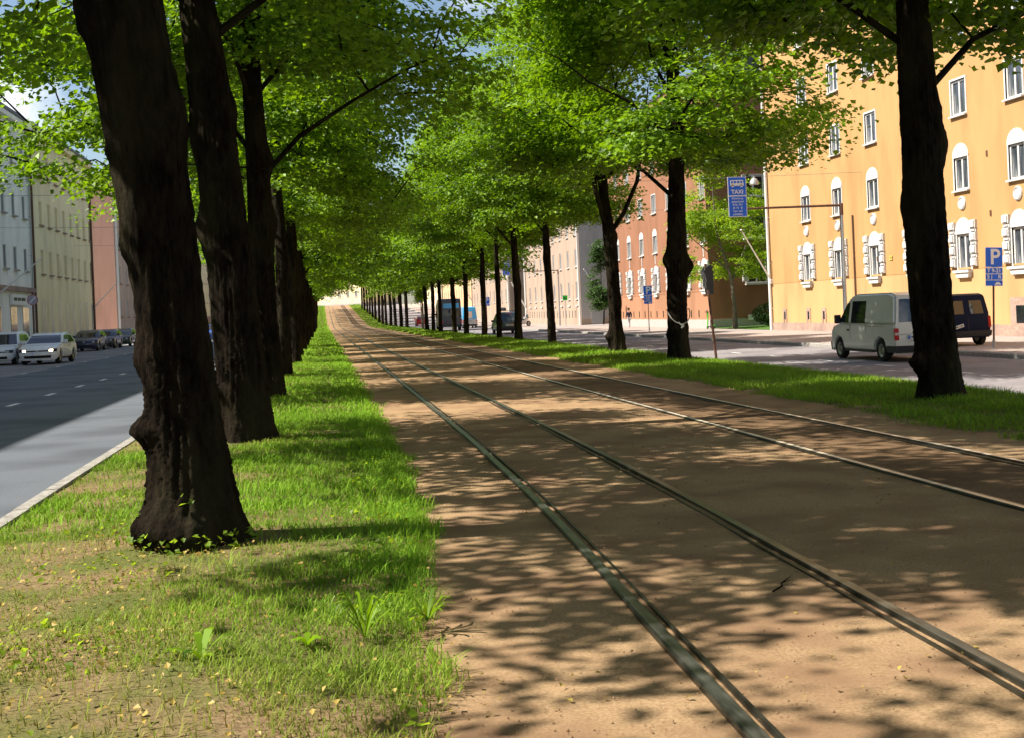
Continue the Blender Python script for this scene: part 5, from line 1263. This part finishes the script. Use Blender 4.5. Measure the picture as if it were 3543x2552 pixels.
# dark green minivan with a roof rack on the right road, behind it a sky blue van and others
mv = dict(L=4.7, W=1.82, zb=0.26, wheels=(0.9, 3.75), wr=0.33, belt=1.0, tum=0.26, round=(0.24, 0.10),
          low=[(4.68, 0.42), (4.66, 0.6), (4.5, 0.80), (3.9, 0.94), (3.6, 1.0), (0.06, 1.0), (0.0, 0.7), (0.02, 0.42)],
          cab=[(0.06, 0.995), (3.62, 0.995), (2.9, 1.62), (2.6, 1.74), (2.0, 1.78), (0.6, 1.76), (0.32, 1.68), (0.16, 1.3)],
          side_win=[([(3.3, 1.05), (2.3, 1.05), (2.3, 1.60), (2.76, 1.58)], 'car_glass'), ([(2.22, 1.05), (1.3, 1.05), (1.3, 1.6), (2.22, 1.6)], 'car_glass'), ([(1.22, 1.05), (0.42, 1.07), (0.55, 1.58), (1.22, 1.6)], 'car_glass')],
          panels=[('rear_window', 1.08, 1.62, -0.86, 0.86, False, 'car_glass', 0.008), ('windscreen', 1.06, 1.64, -0.88, 0.88, True, 'car_glass', 0.008), ('rear_bumper', 0.3, 0.52, -1, 1, False, 'plastic', 0.05), ('tail_light', 0.7, 1.0, 0.84, 1.0, False, 'red_lens', 0.012), ('tail_light', 0.7, 1.0, -1.0, -0.84, False, 'red_lens', 0.012), ('brake_light', 1.64, 1.69, -0.25, 0.25, False, 'red_lens', 0.012), ('plate_recess', 0.66, 0.78, -0.35, 0.35, False, 'grey_lens', 0.006), ('front_bumper', 0.3, 0.5, -1, 1, True, 'plastic', 0.03), ('headlight', 0.62, 0.78, 0.55, 0.98, True, 'grey_lens', 0.01), ('headlight', 0.62, 0.78, -0.98, -0.55, True, 'grey_lens', 0.01)],
          side_boxes=[('sill_trim', 1.3, 3.3, 0.28, 0.38, 'plastic', 0.006), ('rub_strip', 1.3, 3.3, 0.62, 0.67, 'grey_lens', 0.006)], mirror=(3.3, 1.0))
v, _ = vehicle('minivan', (14.95, 96.5, -0.45), PI / 2, 'dark green minivan with a roof rack on the right road', 'car', mv, 'dark_green')
b = MB()
for s in (-1, 1): b.tube([(0.7, s * 0.62, 1.80), (0.8, s * 0.62, 1.86), (2.3, s * 0.62, 1.87), (2.4, s * 0.62, 1.80)], 0.02, 6)
for x in (1.0, 2.0): b.tube([(x, -0.62, 1.87), (x, 0.62, 1.87)], 0.02, 6)
b.build('roof_rack', M['plastic'], v)
MB().prism([(0.9, 1.90), (2.6, 1.90), (2.4, 2.12), (1.4, 2.16), (1.0, 2.08)], 0.1, 0.62).build('roof_box', M['plastic'], v, bevel=0.05)
sb = dict(van); sb = {**van, 'L': 4.9, 'cab_mat': 'sky_blue', 'tum': 0.12}
sb['cab'] = [(0.03, 1.055), (3.86, 1.055), (3.62, 1.4), (3.22, 2.1), (3.0, 2.4), (2.6, 2.52), (0.5, 2.52), (0.2, 2.42), (0.08, 1.6)]
sb['panels'] = [p for p in van['panels'] if p[0] not in ('rear_window', 'windscreen', 'tailgate_seam')] + [('windscreen', 1.2, 2.2, -0.86, 0.86, True, 'car_glass', 0.008), ('picture_motif', 1.2, 1.95, -0.35, 0.25, False, 'rosy_plaster', 0.006)]
sb['side_win'] = [([(3.60, 1.12), (2.94, 1.10), (2.90, 2.0), (3.15, 2.0), (3.42, 1.5)], 'car_glass')]
sb['side_boxes'] = [q for q in van['side_boxes'] if q[0] not in ('blank_panel',)]
vehicle('delivery_van', (17.2, 141.5, -0.45), PI / 2, 'delivery van with a sky blue upper half and a brown picture on its back', 'van', sb, 'silver')
lorry = dict(L=6.6, W=2.2, zb=0.4, wheels=(1.4, 5.5), wr=0.42, belt=1.25, tum=0.03, round=(0.18, 0.03), ww=0.28,
             low=[(6.58, 0.6), (6.56, 0.9), (6.5, 1.25), (0.02, 1.25), (0.0, 0.8), (0.02, 0.6)],
             cab=[(0.02, 1.245), (6.5, 1.245), (6.3, 2.3), (6.1, 2.7), (5.0, 3.4), (0.3, 3.4), (0.05, 3.2)],
             side_win=[([(6.2, 1.4), (5.2, 1.4), (5.2, 2.2), (6.05, 2.2)], 'car_glass')],
             panels=[('windscreen', 1.4, 2.3, -0.9, 0.9, True, 'car_glass', 0.01), ('rear_window', 1.6, 2.2, -0.8, 0.8, False, 'car_glass', 0.01), ('rear_window', 2.4, 2.9, -0.8, 0.8, False, 'sky_blue', 0.01), ('tail_light', 0.8, 1.1, 0.85, 1.0, False, 'red_lens', 0.015), ('tail_light', 0.8, 1.1, -1.0, -0.85, False, 'red_lens', 0.015)], mirror=(5.9, 1.7), mirror_mat='plastic')
vehicle('lorry', (13.6, 128, -0.45), PI / 2, 'tall dark lorry behind the cluster of right-hand trunks', 'lorry', lorry, 'charcoal')
vehicle('car', (14.5, 176, zf(176) - 0.45), PI / 2, 'small red car far up the right road', 'car', hatch(), 'car_red')
vehicle('car', (17.6, 168, zf(168) - 0.45), PI / 2, 'small white car far up the right road, left of the young tree', 'car', hatch(), 'car_white')

# motorcycle parked at the right kerb
root = empty('motorcycle', (20.9, 128.5, -0.36), R(35), 'black and silver motorcycle with a red tail parked at the right kerb', 'motorcycle')
for x in (0.0, 1.42):
    b = MB(); b.lathe([(0.20, -0.05), (0.29, -0.06), (0.31, 0), (0.29, 0.06), (0.20, 0.05), (0.20, -0.05)], 22, 'y', (x, 0, 0.31)); w = b.build('wheel', M['rubber'], root, smooth=True)
    b = MB(); b.lathe([(0, -0.03), (0.06, -0.04), (0.07, -0.015), (0.20, -0.015), (0.20, 0.015), (0.07, 0.015), (0, 0.03)], 16, 'y', (x, 0, 0.31)); b.build('rim', M['rim'], w, smooth=True)
b = MB(); b.prism([(0.35, 0.3), (0.95, 0.3), (1.05, 0.6), (0.85, 0.75), (0.4, 0.7), (0.25, 0.5)], -0.16, 0.16); b.build('engine', M['silver'], root, bevel=0.03)
b = MB(); b.prism([(0.65, 0.75), (1.2, 0.72), (1.25, 0.92), (1.0, 1.02), (0.7, 0.92)], -0.15, 0.15); b.build('tank', M['silver'], root, bevel=0.05)
b = MB(); b.prism([(-0.15, 0.82), (0.7, 0.76), (0.68, 0.88), (0.2, 0.92), (-0.15, 0.98)], -0.13, 0.13); b.build('saddle', M['plastic'], root, bevel=0.03)
b = MB(); b.prism([(-0.35, 0.9), (-0.05, 0.9), (-0.05, 1.25), (-0.35, 1.22)], -0.22, 0.22); b.build('top_box', M['navy'], root, bevel=0.03)
MB().box(-0.38, -0.345, -0.12, 0.12, 0.78, 0.9).build('tail_light', M['red_lens'], root)
b = MB(); b.tube([(1.42, 0.08, 0.31), (1.2, 0.08, 0.98)], 0.028, 8); b.tube([(1.42, -0.08, 0.31), (1.2, -0.08, 0.98)], 0.028, 8); b.tube([(1.1, -0.38, 1.06), (1.2, -0.1, 1.02), (1.2, 0.1, 1.02), (1.1, 0.38, 1.06)], 0.018, 8); b.build('fork', M['galvanised'], root, smooth=True)
b = MB(); b.prism([(1.22, 0.85), (1.38, 0.9), (1.24, 1.32), (1.16, 1.05)], -0.17, 0.17); b.build('fairing', M['plastic'], root, bevel=0.03)
b = MB(); b.tube([(0.7, -0.2, 0.3), (0.3, -0.22, 0.32), (-0.2, -0.22, 0.48)], [0.04, 0.05, 0.05], 10); b.build('exhaust', M['rim'], root, smooth=True)
b = MB(); b.tube([(0.0, 0.12, 0.31), (0.45, 0.14, 0.42)], 0.03, 8); b.tube([(0.0, -0.12, 0.31), (0.45, -0.14, 0.42)], 0.03, 8); b.tube([(0.5, 0.1, 0.3), (0.4, 0.32, 0.02)], 0.015, 6); b.build('swing_arm', M['plastic'], root)

# green kick scooter leaning by the rust house
root = empty('kick_scooter', (25.05, 75.6, -0.31), R(100), 'bright green kick scooter parked at the corner of the rust-orange house', 'scooter')
for x in (0.0, 0.85):
    b = MB(); b.lathe([(0, -0.03), (0.09, -0.035), (0.115, 0), (0.09, 0.035), (0, 0.03)], 16, 'y', (x, 0, 0.115)); b.build('wheel', M['rubber'], root, smooth=True)
MB().box(0.08, 0.72, -0.09, 0.09, 0.12, 0.19).build('deck', M['plastic'], root, bevel=0.02)
MB().tube([(0.85, 0, 0.12), (0.72, 0, 1.12)], 0.042, 10).build('stem', M['scooter_green'], root, smooth=True)
b = MB(); b.tube([(0.72, -0.25, 1.12), (0.72, 0.25, 1.12)], 0.02, 8); b.build('handlebar', M['plastic'], root)
b = MB(); b.prism([(-0.12, 0.2), (0.14, 0.2), (0.08, 0.27), (-0.1, 0.26)], -0.05, 0.05); b.build('mudguard', M['scooter_green'], root)

# ------------------------------------------------------------------ pedestrian
def skin_mesh(name, nodes, edges, mat, parent, rootv=0, sub=2):
    me = bpy.data.meshes.new(name); me.from_pydata([n[:3] for n in nodes], edges, [])
    o = bpy.data.objects.new(name, me); COL.objects.link(o); o.parent = parent
    sk = o.modifiers.new('skin', 'SKIN'); sk.use_smooth_shade = True
    for i, n in enumerate(nodes):
        d = me.skin_vertices[0].data[i]; d.radius = (n[3], n[4] if len(n) > 4 else n[3]); d.use_root = i == rootv
    s = o.modifiers.new('sub', 'SUBSURF'); s.levels = s.render_levels = sub
    me.materials.append(M[mat]); return o
def person(loc, rz, label, s=1.0):
    root = empty('person', loc, rz, label, 'person'); root.scale = (s, s, s)
    n = [(0, 0, 0.95, .13, .10), (0, 0, 1.15, .12, .09), (0, 0.02, 1.38, .14, .09), (0, 0.03, 1.50, .055), (0, 0.05, 1.58, .06), (0, 0.06, 1.68, .085, .10), (0, 0.06, 1.77, .06, .07),
         (0.09, 0, 0.9, .09), (0.10, 0.16, 0.52, .06), (0.10, 0.10, 0.10, .042), (0.10, 0.24, 0.04, .035),
         (-0.09, 0, 0.9, .09), (-0.10, -0.06, 0.50, .06), (-0.10, -0.28, 0.14, .042), (-0.10, -0.18, 0.04, .035),
         (0.18, 0.02, 1.42, .06), (0.24, -0.06, 1.16, .045), (0.24, 0.04, 0.92, .034), (0.24, 0.09, 0.83, .03),
         (-0.18, 0.02, 1.42, .06), (-0.24, 0.0, 1.16, .045), (-0.24, 0.10, 0.93, .034), (-0.24, 0.14, 0.84, .03)]
    e = [(0, 1), (1, 2), (2, 3), (3, 4), (4, 5), (5, 6), (0, 7), (7, 8), (8, 9), (9, 10), (0, 11), (11, 12), (12, 13), (13, 14), (2, 15), (15, 16), (16, 17), (17, 18), (2, 19), (19, 20), (20, 21), (21, 22)]
    for h in (18, 22):                                                 # short fingers and a thumb on each hand
        x, y, z = n[h][:3]; sg = 1 if x > 0 else -1
        for k, dl in enumerate((0.060, 0.068, 0.064, 0.052)):
            a = len(n); n.append((x, y - 0.02 + 0.017 * k, z - 0.035, .010)); n.append((x - sg * 0.006, y - 0.015 + 0.017 * k, z - 0.035 - dl, .008)); e += [(h, a), (a, a + 1)]
        a = len(n); n.append((x - sg * 0.02, y + 0.045, z - 0.01, .010)); n.append((x - sg * 0.025, y + 0.06, z - 0.045, .009)); e += [(h, a), (a, a + 1)]
    skin_mesh('body', n, e, 'skin', root)
    j = [(0, 0, 0.86, .165, .13), (0, 0, 1.12, .15, .115), (0, 0.02, 1.38, .165, .115), (0, 0.03, 1.46, .09), (0.19, 0.02, 1.42, .075), (0.245, -0.06, 1.16, .062), (0.245, 0.04, 0.94, .05), (-0.19, 0.02, 1.42, .075), (-0.245, 0.0, 1.16, .062), (-0.245, 0.10, 0.95, .05)]
    skin_mesh('jacket', j, [(0, 1), (1, 2), (2, 3), (2, 4), (4, 5), (5, 6), (2, 7), (7, 8), (8, 9)], 'dark_cloth', root)
    tr = [(0, 0, 0.92, .14, .115), (0.095, 0, 0.86, .105), (0.10, 0.16, 0.52, .078), (0.10, 0.10, 0.12, .062), (-0.095, 0, 0.86, .105), (-0.10, -0.06, 0.50, .078), (-0.10, -0.28, 0.16, .062)]
    skin_mesh('trousers', tr, [(0, 1), (1, 2), (2, 3), (0, 4), (4, 5), (5, 6)], 'pale_cloth', root)
    skin_mesh('hair', [(0, 0.03, 1.72, .10, .10), (0, 0.04, 1.79, .085, .09), (0, -0.01, 1.64, .08, .05)], [(0, 1), (0, 2)], 'hair', root)
    f = MB(); 
    for sx in (-1, 1): f.lathe([(0, 0), (0.008, 0), (0, 0.006)], 8, 'y', (sx * 0.032, 0.155, 1.69))
    f.prism([(-0.012, 1.64), (0.012, 1.64), (0.0, 1.68)], 0.15, 0.178); f.box(-0.022, 0.022, 0.145, 0.155, 1.605, 1.612)
    f.build('face', M['skin'], root)
    return root
person((23.9, 93.0, -0.31), R(10), 'person in a dark jacket and pale trousers walking along the right pavement', 0.86)
